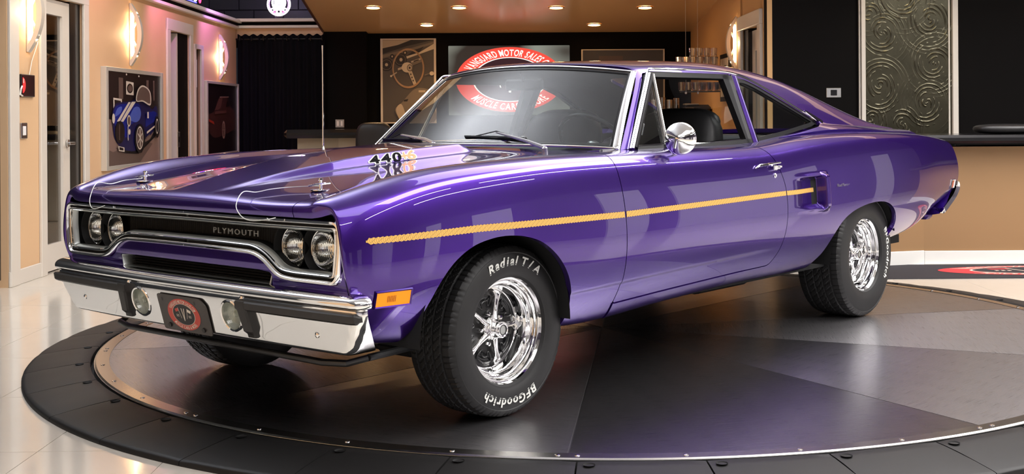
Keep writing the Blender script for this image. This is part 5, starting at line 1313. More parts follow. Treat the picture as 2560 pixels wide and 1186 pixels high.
# ---- flat prints
class Poster:
    def __init__(s, name, O, U, V, N, mats): s.mb = MB(); s.O, s.U, s.V, s.N = map(Vector, (O, U, V, N)); s.mats = mats; s.name = name; s.l = 0
    def p(s, u, v, d=0): return tuple(s.O + s.U * u + s.V * v + s.N * d)
    def poly(s, pts, mi):
        s.l += 1; s.mb.add([s.p(u, v, .0006 * s.l) for u, v in pts], [tuple(range(len(pts)))], mi=mi)
    def ell(s, c, r, mi, r0=0, n=40, a0=0, a1=360):
        s.l += 1; t = np.radians(np.linspace(a0, a1, n + 1)); o = [s.p(c[0] + r[0] * math.cos(a), c[1] + r[1] * math.sin(a), .0006 * s.l) for a in t]
        if r0: i_ = [s.p(c[0] + r[0] * r0 * math.cos(a), c[1] + r[1] * r0 * math.sin(a), .0006 * s.l) for a in t]; s.mb.add(o + i_, [(k, k + 1, k + n + 2, k + n + 1) for k in range(n)], mi=mi)
        else: s.mb.add(o, [tuple(range(n if a1 - a0 >= 360 else n + 1))], mi=mi)
    def line(s, a, b, w, mi):
        d = np.array(b, float) - a; d /= np.linalg.norm(d); q = np.array([-d[1], d[0]]) * w / 2; s.poly([tuple(a + q), tuple(b + q), tuple(b - q), tuple(a - q)], mi)
    def done(s, parent): 
        o = s.mb.build(s.name, s.mats, None, fix=False); o.parent = parent; o.matrix_parent_inverse = Matrix.Translation(-Vector(parent.location)); return o
def P_(n, c, r=.35): return mat(n, c, rough=r)
def framed(name, label, boxfn, s0, s1, z0, z1, w, mfr, n0, n1, loc):
    e = empty(name, loc, label=label, cat='picture'); mb = MB()
    boxfn(mb, s0, s0 + w, z0, z1, n0, n1, .002); boxfn(mb, s1 - w, s1, z0, z1, n0, n1, .002); boxfn(mb, s0 + w, s1 - w, z0, z0 + w * .6, n0, n1 - .004, .002); boxfn(mb, s0 + w, s1 - w, z1 - w * .6, z1, n0, n1 - .004, .002)
    child(mb, 'picture_frame', mfr, e); mb = MB(); boxfn(mb, s0 + w * .8, s1 - w * .8, z0 + w * .4, z1 - w * .4, n0, n1 - .02, 0); child(mb, 'picture_back', M_BLKW, e); return e
M_FR = mat('frame_aluminium', (.62, .60, .54), rough=.35, metal=.4)
# blue roadster picture
pm = [P_('pr_dark', (.012, .007, .008)), P_('pr_floor', (.23, .15, .13)), P_('pr_blue', (.012, .018, .22), .2), P_('pr_bluehi', (.08, .12, .50), .2), P_('pr_white', (.62, .55, .48)), P_('pr_black', (.006, .005, .008)), P_('pr_mid', (.12, .08, .07)), P_('pr_navy', (.008, .008, .07))]
S0, S1, Z0, Z1 = 1.86, 3.46, .69, 1.56
e = framed('framed_picture', 'framed photograph of a blue roadster with white stripes on the tan wall', lambda mb, a, b, c, d, n0, n1, bv: lbox(mb, a, b, c, d, n0, n1, bev=bv), 1.80, 3.54, .675, 1.575, .06, M_FR, .0, .05, LWp(2.67, 1.12))
A0 = Vector(LWp(S0, Z0, .032)); PO = Poster('picture_print', A0, Vector(LWp(S1, Z0, .032)) - A0, (0, 0, Z1 - Z0), (dvy, -dvx, 0), pm)
PO.poly([(0, 0), (1, 0), (1, 1), (0, 1)], 0); PO.poly([(0, 0), (1, 0), (1, .36), (.6, .40), (0, .50)], 1)
PO.poly([(0, 0), (.55, .0), (.85, .22), (.5, .28), (.1, .16), (0, .2)], 6)
for x, w in ((.2, .08), (.72, .05), (.86, .03)): PO.poly([(x, .70), (x + w, .70), (x + w, .92), (x, .92)], 6)
PO.poly([(.33, .75), (.47, .745), (.47, .88), (.33, .89)], 4); PO.ell((.40, .815), (.055, .05), 0); PO.ell((.40, .815), (.04, .035), 6)
PO.poly([(.1, .60), (.25, .60), (.25, .70), (.1, .71)], 4); PO.poly([(.12, .61), (.23, .61), (.23, .68), (.12, .69)], 0)
PO.poly([(.13, .20), (.30, .14), (.62, .13), (.68, .24), (.90, .30), (.94, .42), (.80, .28), (.55, .12)], 5)
body = smooth_loop([(.09, .40), (.08, .55), (.13, .64), (.22, .665), (.40, .68), (.50, .70), (.62, .685), (.75, .64), (.83, .60), (.90, .64), (.94, .60), (.95, .48), (.90, .40), (.80, .32), (.66, .26), (.50, .16), (.32, .17), (.20, .22), (.12, .30)], 5)
PO.poly([tuple(p) for p in body], 7)
PO.poly([tuple(p) for p in smooth_loop([(.10, .46), (.12, .60), (.22, .645), (.40, .655), (.56, .655), (.60, .56), (.54, .47), (.40, .43), (.38, .30), (.25, .33)], 5)], 2)
PO.poly([tuple(p) for p in smooth_loop([(.38, .50), (.46, .61), (.56, .62), (.60, .55), (.56, .48), (.48, .46)], 5)], 3); PO.poly([tuple(p) for p in smooth_loop([(.12, .52), (.16, .60), (.24, .62), (.22, .56)], 5)], 3)
PO.poly([(.68, .40), (.86, .46), (.92, .56), (.86, .58), (.70, .56)], 2)
PO.poly([(.15, .47), (.20, .47), (.40, .67), (.36, .67)], 4); PO.poly([(.215, .47), (.26, .465), (.50, .68), (.42, .675)], 4)
PO.ell((.20, .36), (.085, .115), 5); PO.ell((.20, .36), (.075, .10), 0); PO.line((.19, .28), (.19, .44), .012, 6)
PO.ell((.36, .475), (.034, .06), 4); PO.ell((.36, .475), (.024, .045), 6); PO.ell((.085, .50), (.024, .05), 4); PO.ell((.365, .36), (.018, .03), 4)
PO.poly([(.16, .22), (.27, .20), (.27, .155), (.17, .17)], 4); PO.poly([(.18, .21), (.25, .195), (.25, .17), (.18, .18)], 0); PO.line((.335, .27), (.335, .42), .012, 4)
PO.ell((.56, .285), (.10, .155), 5); PO.ell((.555, .29), (.066, .125), 4, .86); PO.ell((.555, .29), (.05, .10), 6)
for a in range(0, 360, 60): PO.line((.555, .29), (.555 + .048 * math.cos(R(a + 30)), .29 + .098 * math.sin(R(a + 30))), .014, 4)
PO.ell((.555, .29), (.012, .022), 4); PO.ell((.90, .40), (.05, .12), 5); PO.ell((.895, .41), (.028, .085), 4, .82)
PO.poly([(.68, .33), (.84, .40), (.84, .42), (.68, .355)], 4); PO.poly([(.66, .27), (.74, .31), (.74, .33), (.66, .29)], 6)
PO.poly([tuple(p) for p in smooth_loop([(.47, .685), (.50, .80), (.58, .855), (.68, .84), (.75, .79), (.77, .70), (.74, .64), (.60, .68)], 4)], 4); PO.poly([tuple(p) for p in smooth_loop([(.485, .69), (.515, .79), (.585, .838), (.675, .825), (.735, .78), (.75, .70), (.73, .66), (.60, .695)], 4)], 6)
PO.line((.70, .50), (.70, .57), .03, 4)
PO.ell((.29, .955), (.012, .010), 4); PO.ell((.52, .95), (.012, .010), 4)
PO.done(e)
# dark car picture
pm2 = [P_('pd_black', (.008, .004, .004)), P_('pd_brown', (.045, .016, .014)), P_('pd_mid', (.10, .040, .032)), P_('pd_red', (.30, .03, .015)), P_('pd_pale', (.28, .17, .14))]
e = framed('framed_picture', 'framed photograph of a dark car at night beside the black curtain', lambda mb, a, b, c, d, n0, n1, bv: lbox(mb, a, b, c, d, n0, n1, bev=bv), 5.33, 6.99, .68, 1.555, .05, M_FR, 0, .05, LWp(6.16, 1.12))
A0 = Vector(LWp(5.38, .69, .032)); PO = Poster('picture_print', A0, Vector(LWp(6.93, .69, .032)) - A0, (0, 0, .855), (dvy, -dvx, 0), pm2)
PO.poly([(0, 0), (1, 0), (1, 1), (0, 1)], 0); PO.poly([tuple(p) for p in smooth_loop([(.03, .40), (.05, .55), (.22, .60), (.36, .78), (.48, .81), (.66, .80), (.74, .68), (.92, .60), (.97, .45), (.95, .36), (.60, .28), (.20, .24)], 5)], 1)
PO.poly([(.24, .62), (.38, .78), (.50, .80), (.44, .66), (.36, .62)], 2); PO.poly([(.60, .66), (.66, .78), (.72, .68)], 0); PO.poly([(.03, .50), (.20, .46), (.22, .42), (.06, .46)], 3); PO.line((.40, .80), (.70, .81), .014, 4)
PO.ell((.52, .34), (.055, .125), 4, .75); 
for a in range(0, 360, 60): PO.line((.52, .34), (.52 + .045 * math.cos(R(a)), .34 + .10 * math.sin(R(a))), .014, 4)
PO.ell((.93, .42), (.03, .09), 2, .75); PO.poly([(.24, .60), (.60, .62), (.60, .58), (.22, .56)], 2); PO.done(e)
# steering-wheel poster on the back wall
def bbox(mb, a, b, c, d, n0, n1, bv): mb.box(((a + b) / 2, 16.09 - (n0 + n1) / 2, (c + d) / 2), (b - a, abs(n1 - n0), d - c), bev=bv)
M_FRC = mat('frame_cream', (.72, .62, .48), rough=.4)
pm3 = [P_('ps_bg', (.095, .078, .058)), P_('ps_tan', (.50, .40, .27)), P_('ps_dark', (.030, .022, .016)), P_('ps_wood', (.36, .21, .10)), P_('ps_cream', (.66, .55, .38)), P_('ps_mid', (.20, .155, .105)), P_('ps_wood2', (.52, .36, .22))]
e = framed('framed_poster', 'sepia poster of a wooden steering wheel and dashboard in a cream frame', bbox, -2.19, -1.47, 1.04, 2.14, .028, M_FRC, .0, .04, (-1.83, 16.05, 1.6))
PO = Poster('poster_print', (-2.165, 16.062, 1.06), (.67, 0, 0), (0, 0, 1.06), (0, -1, 0), pm3)
PO.poly([(0, 0), (1, 0), (1, 1), (0, 1)], 0); PO.poly([(0, .90), (.30, .93), (.55, 1), (0, 1)], 1); PO.poly([(0, .83), (.5, .93), (1, 1.0), (.55, 1), (.3, .94), (0, .90)], 2); PO.poly([(.0, .82), (.6, .91), (1, .98), (1, .95), (.6, .88), (0, .78)], 5)
PO.poly([(.46, .80), (.72, .85), (1, .955), (1, .89), (.46, .77)], 4); PO.poly([(.46, .80), (.60, .87), (.80, .92), (.72, .85)], 2)
PO.ell((.08, .70), (.125, .08), 2); PO.ell((.08, .70), (.10, .063), 5, .92); PO.ell((.08, .70), (.03, .02), 1); PO.ell((.35, .76), (.125, .08), 2); PO.ell((.35, .76), (.10, .063), 5, .92); PO.ell((.36, .76), (.03, .022), 1); PO.ell((.19, .80), (.04, .03), 2); PO.ell((.19, .80), (.015, .012), 1); PO.ell((.44, .845), (.04, .028), 2); PO.ell((.44, .845), (.018, .013), 1)
PO.poly([(.55, .74), (.74, .78), (.76, .745), (.57, .71)], 1); PO.poly([(.60, .745), (.70, .765), (.71, .75), (.61, .73)], 2)
PO.ell((.50, .655), (.31, .245), 3, .90); PO.ell((.50, .655), (.296, .232), 6, .975, a0=60, a1=250)
PO.poly([(.30, .63), (.48, .66), (.48, .70), (.30, .655)], 1); PO.poly([(.55, .68), (.76, .73), (.76, .765), (.55, .72)], 5)
PO.poly([(.49, .62), (.57, .62), (.655, .47), (.60, .45)], 1)
for k in range(3): PO.ell((.55 + .022 * k, .58 - .038 * k), (.012, .012), 2)
PO.ell((.48, .665), (.105, .062), 4); PO.ell((.53, .66), (.055, .045), 5); PO.ell((.53, .66), (.038, .03), 1); PO.ell((.53, .66), (.018, .014), 2)
PO.line((.17, .56), (.28, .605), .016, 1); PO.ell((.17, .56), (.02, .013), 4); PO.ell((.955, .59), (.042, .025), 4); PO.line((.82, .57), (.91, .59), .010, 5)
PO.poly([tuple(p) for p in smooth_loop([(.24, .14), (.38, .24), (.46, .30), (.62, .40), (.80, .41), (.97, .36), (1, .20), (1, 0), (.45, 0)], 4)], 5); PO.poly([(.70, .385), (.83, .385), (.83, .36), (.70, .36)], 1); PO.poly([tuple(p) for p in smooth_loop([(.26, .15), (.36, .22), (.44, .10), (.44, 0), (.34, .02)], 4)], 1); PO.poly([(.42, .27), (.50, .28), (.48, .25), (.41, .25)], 2)
PO.done(e)
# lit dealer sign
e = empty('lit_wall_sign', (-.525, 16.06, 1.6), label='lit wall sign with a red oval dealer logo behind the car roof', cat='sign')
mb = MB(); mb.box((-.525, 16.07, 1.59), (1.57, .05, .90), bev=.006)
m = bpy.data.materials.new('sign_panel'); m.use_nodes = True; nt = m.node_tree; b = nt.nodes['Principled BSDF']; b.inputs['Base Color'].default_value = (.03, .03, .03, 1); b.inputs['Roughness'].default_value = .3
tc = nt.nodes.new('ShaderNodeTexCoord'); nz = nt.nodes.new('ShaderNodeTexNoise'); nz.inputs['Scale'].default_value = 1.6; nz.inputs['Detail'].default_value = 1.5; nt.links.new(tc.outputs['Object'], nz.inputs[0]); cr_ = nt.nodes.new('ShaderNodeValToRGB'); cr_.color_ramp.elements[0].position = .42; cr_.color_ramp.elements[0].color = (.020, .016, .014, 1); cr_.color_ramp.elements[1].position = .75; cr_.color_ramp.elements[1].color = (.42, .45, .38, 1)
nt.links.new(nz.outputs['Fac'], cr_.inputs[0]); nt.links.new(cr_.outputs[0], b.inputs['Emission Color']); b.inputs['Emission Strength'].default_value = .9
child(mb, 'sign_panel', m, e)
mb = MB(); dealer_badge(mb, lambda x, y, z: (-.515 + x, 16.044 - z * 4, 1.60 + y), .70, .42, top='VANGUARD MOTOR SALES.COM')
ob = mb.build('sign_logo', [mat('lit_red', (.6, .04, .03), emit=(1, .10, .07), estr=.75), mat('lit_white', (.8, .8, .78), emit=(1, .97, .95), estr=1.0), mat('lit_black', (.02, .008, .012), emit=(.03, .01, .016), estr=1)], None, fix=False); ob.parent = e; ob.matrix_parent_inverse = Matrix.Translation(-Vector(e.location))
# frame to the right of the sign
e = framed('framed_poster', 'wide dark picture in a thin cream frame right of the lit sign', bbox, .41, 1.49, 1.20, 1.985, .020, M_FRC, 0, .035, (.95, 16.05, 1.6))
PO = Poster('poster_print', (.43, 16.07, 1.21), (1.04, 0, 0), (0, 0, .765), (0, -1, 0), [P_('pf_bg', (.055, .045, .034)), P_('pf_br', (.09, .055, .032)), P_('pf_p', (.55, .40, .28))]); PO.poly([(0, 0), (1, 0), (1, 1), (0, 1)], 0); PO.poly([(.2, .4), (.5, .4), (.5, .9), (.2, .9)], 1); PO.poly([(.65, .3), (.9, .3), (.9, .8), (.65, .8)], 1); PO.done(e)
# neon signs
def neon(m, col, st): return mat(m, col, emit=col, estr=st)
N_W, N_R, N_B, N_P = neon('neon_white', (1, .93, 1), 7), neon('neon_red', (1, .03, .10), 6), neon('neon_blue', (.05, .05, 1), 7), neon('neon_violet', (.62, .18, 1), 6)
cx_, cz_ = -3.62, 2.775
e = empty('neon_sign', (cx_, 16.6, 2.40), label='round violet and white neon sign on the ledge above the curtain', cat='neon sign')
def circ_(r_, y, m, name, n=48, rad=.010):
    mb = MB(); mb.tube([(r_ * math.cos(t), y, .245 + r_ * math.sin(t)) for t in np.linspace(0, 2 * math.pi, n + 1)[:-1]], rad, n=8, closed=True); return mb.build(name, m, e)
circ_(.150, 0, N_W, 'neon_ring', rad=.0095); circ_(.128, -.002, N_P, 'neon_inner_ring', rad=.005)
mb = MB(); mb.tube(smooth_loop([(-.085, 0, .27), (-.07, 0, .21), (-.03, 0, .17), (-.025, 0, .125), (.025, 0, .125), (.03, 0, .17), (.07, 0, .21), (.085, 0, .27), (.06, 0, .34), (-.06, 0, .34)], 4).tolist(), .012, n=8, closed=True); mb.build('neon_figure', N_W, e)
for s in (1, -1):
    mb = MB(); mb.tube([(s * .085 + .022 * math.cos(t), 0, .165 + .022 * math.sin(t)) for t in np.linspace(0, 2 * math.pi, 13)[:-1]], .009, n=6, closed=True); mb.build('neon_curl', N_W, e)
    mb = MB(); mb.tube([(s * .045, -.003, .155), (s * .075, -.003, .135)], .008, n=6); mb.build('neon_dash', N_R, e)
mb = MB(); mb.box((0, .01, .24), (.13, .004, .16)); mb.build('sign_face', mat('sign_face', (.9, .9, 1), emit=(.8, .75, 1), estr=2.5), e)
for q in range(2): mb = MB(); mb.box((0, .004, .235 + .025 * q), (.085, .003, .004)); mb.build('face_line', M_BLKW, e)
mb = MB(); mb.box((0, .02, .055), (.12, .06, .06), bev=.005); mb.build('transformer_box', M_BLKG, e)
mb = MB(); mb.tube([(.0, .03, .03), (.15, .03, .012), (.3, .04, .006)], .004, n=6); mb.build('power_cord', M_BLKG, e)
mb = MB(); mb.box((-3.4, 16.45, 2.385), (1.8, 1.1, .03)); mb.box((-4.6, 12.3, 2.385), (1.2, 9, .03)); structure(mb.build('ledge_top', M_BLKW))
e = empty('neon_sign', LWp(5.95, 2.46, -.25), label='red and blue script neon sign on the left ledge at the top edge', cat='neon sign')
xr = Vector((dvx, dvy, 0)); e_loc = Vector(e.location)
def np_(s, z, n=0): return tuple(Vector(LWp(5.95 + s, z + .06, -.25 + n)) - e_loc)
mb = MB(); mb.tube([np_(*p) for p in ((-.9, 2.62), (-.2, 2.72), (.35, 2.70), (.9, 2.66), (.35, 2.58), (.28, 2.47), (.15, 2.60))], .012, n=8); mb.build('neon_swash', N_R, e)
for k, (a, b) in enumerate(((-.75, .0), (-.50, 0), (-.25, 0), (0.0, 0))):
    mb = MB(); mb.tube(smooth_loop([np_(a + .02, 2.62), np_(a - .02, 2.52), np_(a + .06, 2.47), np_(a + .14, 2.53), np_(a + .12, 2.62)], 4, closed=False).tolist(), .011, n=6); mb.build('neon_letter', N_W if k != 1 else N_B, e)
mb = MB(); mb.tube([np_(-.8, 2.45), np_(.1, 2.45)], .008, n=6); mb.build('neon_underline', N_B, e)
for s__, c__, w__ in ((1.6, (1, .32, .42), 12), (3.4, (.95, .28, .75), 30), (5.4, (.70, .25, 1), 42)): spot('neon_spill', LWp(s__, 2.62, .45), LWp(s__ + .3, 2.0, 0), w__, c__, 110, .03)
spot('neon_spill_blue', (-3.5, 16.2, 2.95), (-3.6, 17.1, 2.6), 3, (.25, .12, 1), 120, .03)
# ---- small things on the left wall
e = empty('wall_tablet', LWp(.165, 1.366, .0), label='small black tablet with a red edge graphic on the tan wall', cat='tablet')
mb = MB(); lbox(mb, .04, .29, 1.285, 1.447, .0, .018, bev=.004); child(mb, 'tablet_body', M_BLKG, e)
mb = MB(); A0 = Vector(LWp(.055, 1.30, .019)); PO = Poster('screen', A0, Vector(LWp(.275, 1.30, .019)) - A0, (0, 0, .135), (dvy, -dvx, 0), [P_('sc_k', (.01, .006, .008), .1), mat('sc_r', (.6, .03, .03), emit=(1, .05, .05), estr=.5), P_('sc_w', (.6, .55, .5))])
PO.poly([(0, 0), (1, 0), (1, 1), (0, 1)], 0); PO.ell((0, .5), (.25, .42), 1, a0=-90, a1=90); PO.poly([(.03, .62), (.12, .62), (.10, .85), (.03, .85)], 2); PO.done(e)
mb = MB(); mb.tube([LWp(.20, 1.447, .012), LWp(.23, 1.55, .02), LWp(.34, 1.68, .02), LWp(.37, 1.85, .02), LWp(.40, 2.1, .02), LWp(.42, 2.27, .02)], .0028, n=6); child(mb, 'tablet_cord', M_WHITE, e)
mb = MB(); mb.tube([LWp(.045, 1.36, .02), LWp(.0, 1.34, .03), LWp(-.005, 1.30, .025), LWp(.05, 1.29, .02)], .006, n=6); child(mb, 'cable_loop', M_WHITE, e)
def wall_plate(name, label, loc, d, rot, w, h, gang=1, mid=M_WHITE):
    e = empty(name, loc, label=label, cat='switch'); mb = MB(); mb.box((0, 0, 0), (d, w, h), rot=None, bev=.003); o = mb.build('plate', M_WHITE if mid is M_WHITE else M_METAL, e)
    for g in range(gang):
        mb = MB(); mb.box((d * .6 * (1), (g - (gang - 1) / 2) * w / gang * .85, 0), (d * .6, w / gang * .42, h * .58), bev=.002); mb.build('rocker', mid if gang > 1 or mid is not M_WHITE else M_WHITE, e)
    e.rotation_euler = rot; return e
wall_plate('light_switch', 'single light switch in a steel plate below the wall tablet', LWp(.105, 1.04, .006), .010, (0, 0, wl_rz), .115, .115, 1, M_CRM)
wall_plate('light_switch', 'double beige switch plate on the black wall left of the poster', (-2.70, 15.93, 1.045), .010, (0, 0, -math.pi / 2), .115, .105, 2, M_CRM)
wall_plate('wall_control', 'white wall control panel with a dark centre left of the textured art', (2.585, 11.295, 1.32), .012, (0, 0, -math.pi / 2), .135, .088, 1, M_BLKG)
# ---- reception desk at the left, stool
e = empty('reception_desk', (-2.6, 14.7, ZF), label='beige panelled desk with a thick black top below the back wall', cat='desk')
mb = MB(); mb.box((-2.50, 14.55, .935), (1.10, .75, .10), bev=.035); child(mb, 'desk_top', M_BLKG, e, ang=30)
mb = MB(); mb.box((-2.58, 14.63, .42), (.70, .5, .94)); child(mb, 'desk_body', mat('cabinet_beige', (.42, .36, .26), rough=.45), e)
mb = MB(); mb.box((-2.66, 14.37, .42), (.36, .02, .62), bev=.004); child(mb, 'cabinet_door', bpy.data.materials['cabinet_beige'], e)
for dx, dz, w, h in ((-.17, 0, .05, .62), (.17, 0, .05, .62), (0, .29, .36, .05), (0, -.29, .36, .05)): mb = MB(); mb.box((-2.66 + dx, 14.35, .42 + dz), (w, .02, h), bev=.004); child(mb, 'door_rail', bpy.data.materials['cabinet_beige'], e)
mb = MB(); mb.box((-2.34, 14.37, .42), (.22, .015, .94)); child(mb, 'side_panel', mat('cabinet_beige_light', (.50, .44, .32), rough=.45), e)
M_LEA = mat('black_leather', (.016, .015, .015), rough=.38, bump=.2, bscale=200)
e = empty('office_chair', (-1.97, 13.9, ZF), label='black leather office chair behind the car next to the beige desk', cat='chair')
b1 = blob('chair_back', (0, 0, .84), (.42, .12, .56), M_LEA, e=4, parent=e); blob('chair_seat', (0, .22, .50), (.46, .46, .10), M_LEA, e=4, parent=e)
mb = MB(); mb.tube([(0, .2, .46), (0, .2, .08)], .025, n=10)
for k in range(5): mb.tube([(0, .2, .09), (.28 * math.cos(k * 1.257), .2 + .28 * math.sin(k * 1.257), .05)], .018, n=8)
mb.build('chair_base', M_METAL, e)
# ---- bar at the right of the back wall
e = empty('bar_counter', (1.2, 14.6, ZF), label='dark bar counter against the ochre wall seen through the car windows', cat='counter')
mb = MB(); mb.box((1.0, 14.9, .88), (1.55, .75, .05), bev=.01); child(mb, 'counter_top', M_BLKG, e); mb = MB(); mb.box((1.0, 14.95, .42), (1.50, .6, .88)); child(mb, 'counter_body', mat('bar_brown', (.10, .05, .03), rough=.5), e)
M_CLR = glass_mat('clear_tumbler', (.93, .90, .86), strength=2.2)
def shelf(z, y, label): 
    e = empty('hanging_shelf', (1.62, y, z), label=label, cat='shelf'); mb = MB(); [ (mb.box((.03, 0, -.006 - d), (.42, .22, .012), bev=.002)) for d in ()]
    for d in (0, .275):
        mb = MB(); mb.box((.015, 0, -.007 - d), (.42, .22, .012), bev=.002); mb.build('shelf_pane', M_DGLS, e)
    for dx in (-.15, -.02):
        mb = MB(); mb.tube([(dx, -.106, -.31), (dx, -.106, zc(y) - z)], .0022, n=6); mb.build('shelf_wire', M_METAL, e); mb = MB(); mb.lathe([(0, -.035), (.012, -.03), (.012, -.01), (0, -.008)], c=(dx, -.106, -.275), axis='Z', n=10); mb.build('wire_clamp', M_METAL, e)
    return e
shelf(1.66, 13.5, 'two-tier wire-hung shelf of glasses beside the ochre wall')
def tumbler(loc, lab, g, s=1.0):
    mb = MB(); n = 12; pr = [(.0, .0), (.030, 0), (.033, .01), (.037, .095), (.034, .096), (.029, .014), (0, .012)]
    mb.lathe([(a * s, b * s) for a, b in pr], axis='Z', n=n, smooth=False); return mb.build('tumbler', M_CLR, loc=loc, label=lab, cat='glass', group=g)
t0 = tumbler((1.40, 13.45, 1.661), 'cut glass tumbler on the upper hanging shelf above the roof', 'tumblers on the upper hanging shelf'); t1 = tumbler((1.43, 13.45, 1.386), 'cut glass tumbler on the lower hanging shelf in the side window', 'tumblers on the lower hanging shelf')
for k in range(1, 6):
    for r_ in range(2): o = t0.copy(); COL.objects.link(o); o.location = (1.40 + k * .078, 13.45 + .10 * r_, 1.661)
    o = t1.copy(); COL.objects.link(o); o.location = (1.43 + k * .078, 13.45, 1.386)
    if k > 1: o = t1.copy(); COL.objects.link(o); o.location = (1.43 + k * .078, 13.54, 1.386)
for k in range(2, 6): o = t0.copy(); COL.objects.link(o); o.location = (1.40 + k * .078, 13.5, 1.759)
for k, (x, h, r_) in enumerate(((1.24, .27, .036), (1.33, .30, .042), (1.42, .27, .036), (1.50, .29, .036))):
    mb = MB(); mb.lathe([(0, 0), (r_, 0), (r_, h), (r_ * .9, h + .004), (r_ * .9, .01)], axis='Z', n=24); mb.build('glass_cylinder', M_CLR if k in (1, 3) else M_METAL, loc=(x, 14.72, .905 + .13), label=['leftmost steel cylinder on the bar seen through the side window', 'tall clear cylinder beside the leftmost steel one on the bar', 'steel cylinder between two clear ones on the bar', 'clear cylinder next to the black coffee machine'][k], cat='canister')
mb = MB(); mb.box((1.33, 14.72, .971), (.44, .3, .13), bev=.01); mb.build('serving_box', mat('box_tan', (.45, .27, .14), rough=.5), label='tan box under the canisters on the bar counter', cat='box')
e = empty('coffee_machine', (1.72, 14.55, .905), label='black coffee machine with a steel top on the bar behind the seat', cat='coffee machine')
mb = MB(); mb.box((0, 0, .17), (.30, .34, .34), bev=.03); mb.build('machine_body', M_BLKG, e, ang=30); mb = MB(); mb.box((-.07, -.02, .345), (.16, .28, .02), bev=.008); mb.build('machine_top', M_METAL, e); mb = MB(); mb.box((-.10, -.172, .26), (.10, .01, .09), bev=.003); mb.build('machine_panel', M_METAL, e)
mb = MB(); mb.tube([(0, 0, 0), (0, 0, .28), (.02, 0, .34), (.06, 0, .36), (.10, 0, .34), (.115, 0, .28)], .009, n=10); mb.lathe([(.025, 0), (.022, .02), (.012, .03)], axis='Z', n=16); mb.build('faucet', mat('faucet_bronze', (.30, .16, .09), rough=.3, metal=.9), loc=(1.04, 14.75, .905), label='bronze gooseneck faucet on the bar seen through the vent window', cat='faucet')
e = empty('picture_on_ochre_wall', (xD(13.4), 13.4, 1.53), label='small white-matted picture in a black frame on the ochre wall', cat='picture'); e.name = 'small_picture'
mb = MB(); rbox(mb, 13.12, 13.68, 1.27, 1.785, 0, .03, bev=.003); child(mb, 'picture_frame', M_BLKG, e); mb = MB(); rbox(mb, 13.17, 13.63, 1.32, 1.735, .03, .032); child(mb, 'picture_mat', M_FRC, e); mb = MB(); rbox(mb, 13.28, 13.52, 1.40, 1.655, .032, .034); child(mb, 'picture_print', M_DGLS, e)
# ---- textured art panel
e = empty('textured_art', (3.26, 11.28, 1.57), label='tall dark metallic art panel with swirling relief in a pale frame', cat='art')
mb = MB()
for x0, x1, d in ((2.81, 2.822, .03), (2.828, 2.865, .05), (3.655, 3.705, .05), (3.625, 3.640, .02)): mb.box(((x0 + x1) / 2, 11.29 - d / 2, 1.57), (x1 - x0, d, 1.30), bev=.003)
mb.box((3.26, 11.27, .90), (.90, .05, .05), bev=.003); mb.box((3.26, 11.27, 2.24), (.90, .05, .05), bev=.003); child(mb, 'art_frame', M_CAS, e)
# relief made of overlapping rings of ridges
cs = [(3.03, 1.86, .17), (3.46, 1.98, .20), (3.00, 1.38, .20), (3.43, 1.22, .17), (3.50, 1.58, .20), (2.90, 2.04, .12), (3.22, 2.2, .2), (3.2, 1.02, .15), (2.92, 1.08, .12)]
gx = np.linspace(2.865, 3.655, 200); gz = np.linspace(.92, 2.22, 320); GX, GZ = np.meshgrid(gx, gz, indexing='ij'); H = np.zeros_like(GX); Wt = np.zeros_like(GX) + 1e-3
rng = np.random.RandomState(3)
for k, (a, b, r_) in enumerate(cs):
    dd = np.hypot((GX - a), (GZ - b) * .92); an = np.arctan2(GZ - b, GX - a); w = np.exp(-(dd / r_) ** 2 * 1.6)
    ph = dd * 190 + an * 2.0 + .7 * np.sin(an * 2 + k) + .5 * np.sin(dd * 45 + an * 3)
    H += w * np.maximum(0, np.sin(ph)) ** 4 * np.maximum(0, .35 + .65 * np.sin(an * 2 + dd * 35 + k * 2) + .3 * np.sin(GX * 90 + GZ * 50)); Wt += w
H = H / np.maximum(Wt, .35) * .009
G = np.stack([GX, 11.285 - H - .004, GZ], -1); A, F = grid_mesh(G)
if A[:, 4].mean() > 0: A[:, 3:] *= -1; F = F[:, ::-1]
o = panel('relief_panel', A, F.tolist(), mat('art_metal', (.085, .078, .052), rough=.25, metal=.85, noise=.4, nscale=6), None, 0, 'L'); o.parent = e; o.matrix_parent_inverse = Matrix.Translation(-Vector(e.location))
l = bpy.data.lights.new('art_light', 'SPOT'); l.energy = 45; l.color = (1, .82, .50); l.spot_size = R(70); l.spot_blend = .7; l.shadow_soft_size = .03
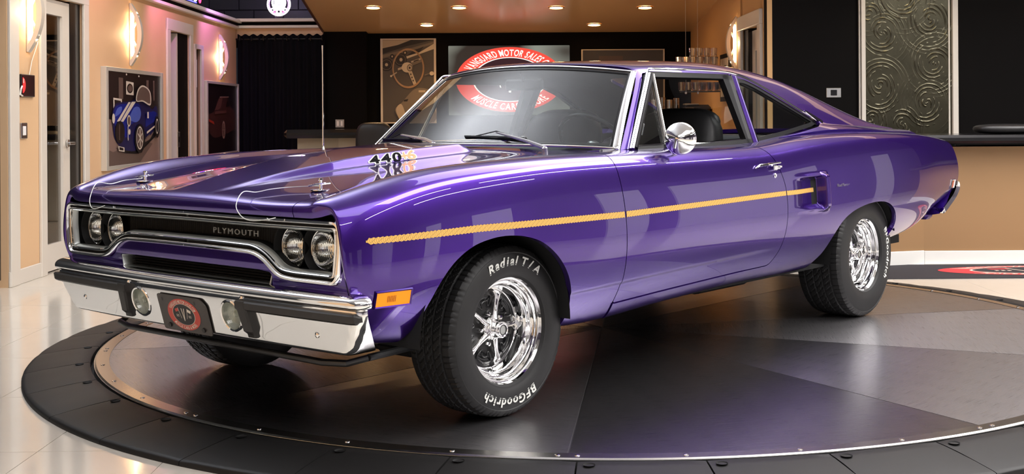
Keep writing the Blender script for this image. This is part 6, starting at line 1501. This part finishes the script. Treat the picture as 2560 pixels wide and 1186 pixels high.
lo = bpy.data.objects.new('art_light', l); COL.objects.link(lo); lo.location = (3.2, 10.75, 2.75); lo.rotation_euler = (R(28), 0, 0)
# ---- counter on the right, mat
e = empty('service_counter', (3.4, 9.7, ZF), label='tan-fronted counter with a thick black top at the right edge', cat='counter')
M_WALLC = mat('counter_tan', (.30, .175, .08), rough=.5); mb = MB(); mb.box((4.35, 9.95, .405), (2.88, .55, .917)); child(mb, 'counter_front', M_WALLC, e); mb = MB(); mb.add([(2.35, 9.50, ZF), (2.91, 9.675, ZF), (2.91, 10.2, ZF), (2.35, 10.2, ZF), (2.35, 9.50, .87), (2.91, 9.675, .87), (2.91, 10.2, .87), (2.35, 10.2, .87)], [(0, 1, 5, 4), (1, 2, 6, 5), (2, 3, 7, 6), (3, 0, 4, 7), (4, 5, 6, 7)]); child(mb, 'counter_corner_panel', M_WALLC, e)
mb = MB(); mb.box((4.35, 9.668, .0), (2.88, .014, .105), bev=.003); mb.add([(2.35, 9.485, ZF), (2.91, 9.66, ZF), (2.91, 9.66, .052), (2.35, 9.485, .052), (2.35, 9.50, .056), (2.91, 9.675, .056)], [(0, 1, 2, 3), (3, 2, 5, 4)]); child(mb, 'counter_baseboard', M_WHITE, e)
mb = MB(); mb.box((3.95, 9.9, .925), (3.8, .85, .065), bev=.02); child(mb, 'counter_top', M_BLKG, e, ang=30)
blob('cushion', (3.62, 9.85, .999), (.50, .30, .08), M_LEA, e=3); o = bpy.data.objects['cushion']; o.parent = None; tag(o, 'low soft black bundle lying on the right-hand counter top', 'bag')
e = empty('floor_mat', (3.64, 9.22, ZF), label='black floor mat with a red oval dealer logo at the right edge', cat='mat')
mb = MB(); mb.box((3.7 - 3.64, 0, .003), (2.9, .80, .007), bev=.002); mb.build('mat_body', mat('mat_black', (.018, .016, .020), rough=.85, bump=.6, bscale=400), e)
mb = MB(); dealer_badge(mb, lambda x, y, z: (x, y, .0075 + z), .76, .27); mb.build('mat_logo', [mat('mat_red', (.45, .03, .035), rough=.8), mat('mat_cream', (.72, .55, .45), rough=.8), bpy.data.materials['mat_black']], e, fix=False)
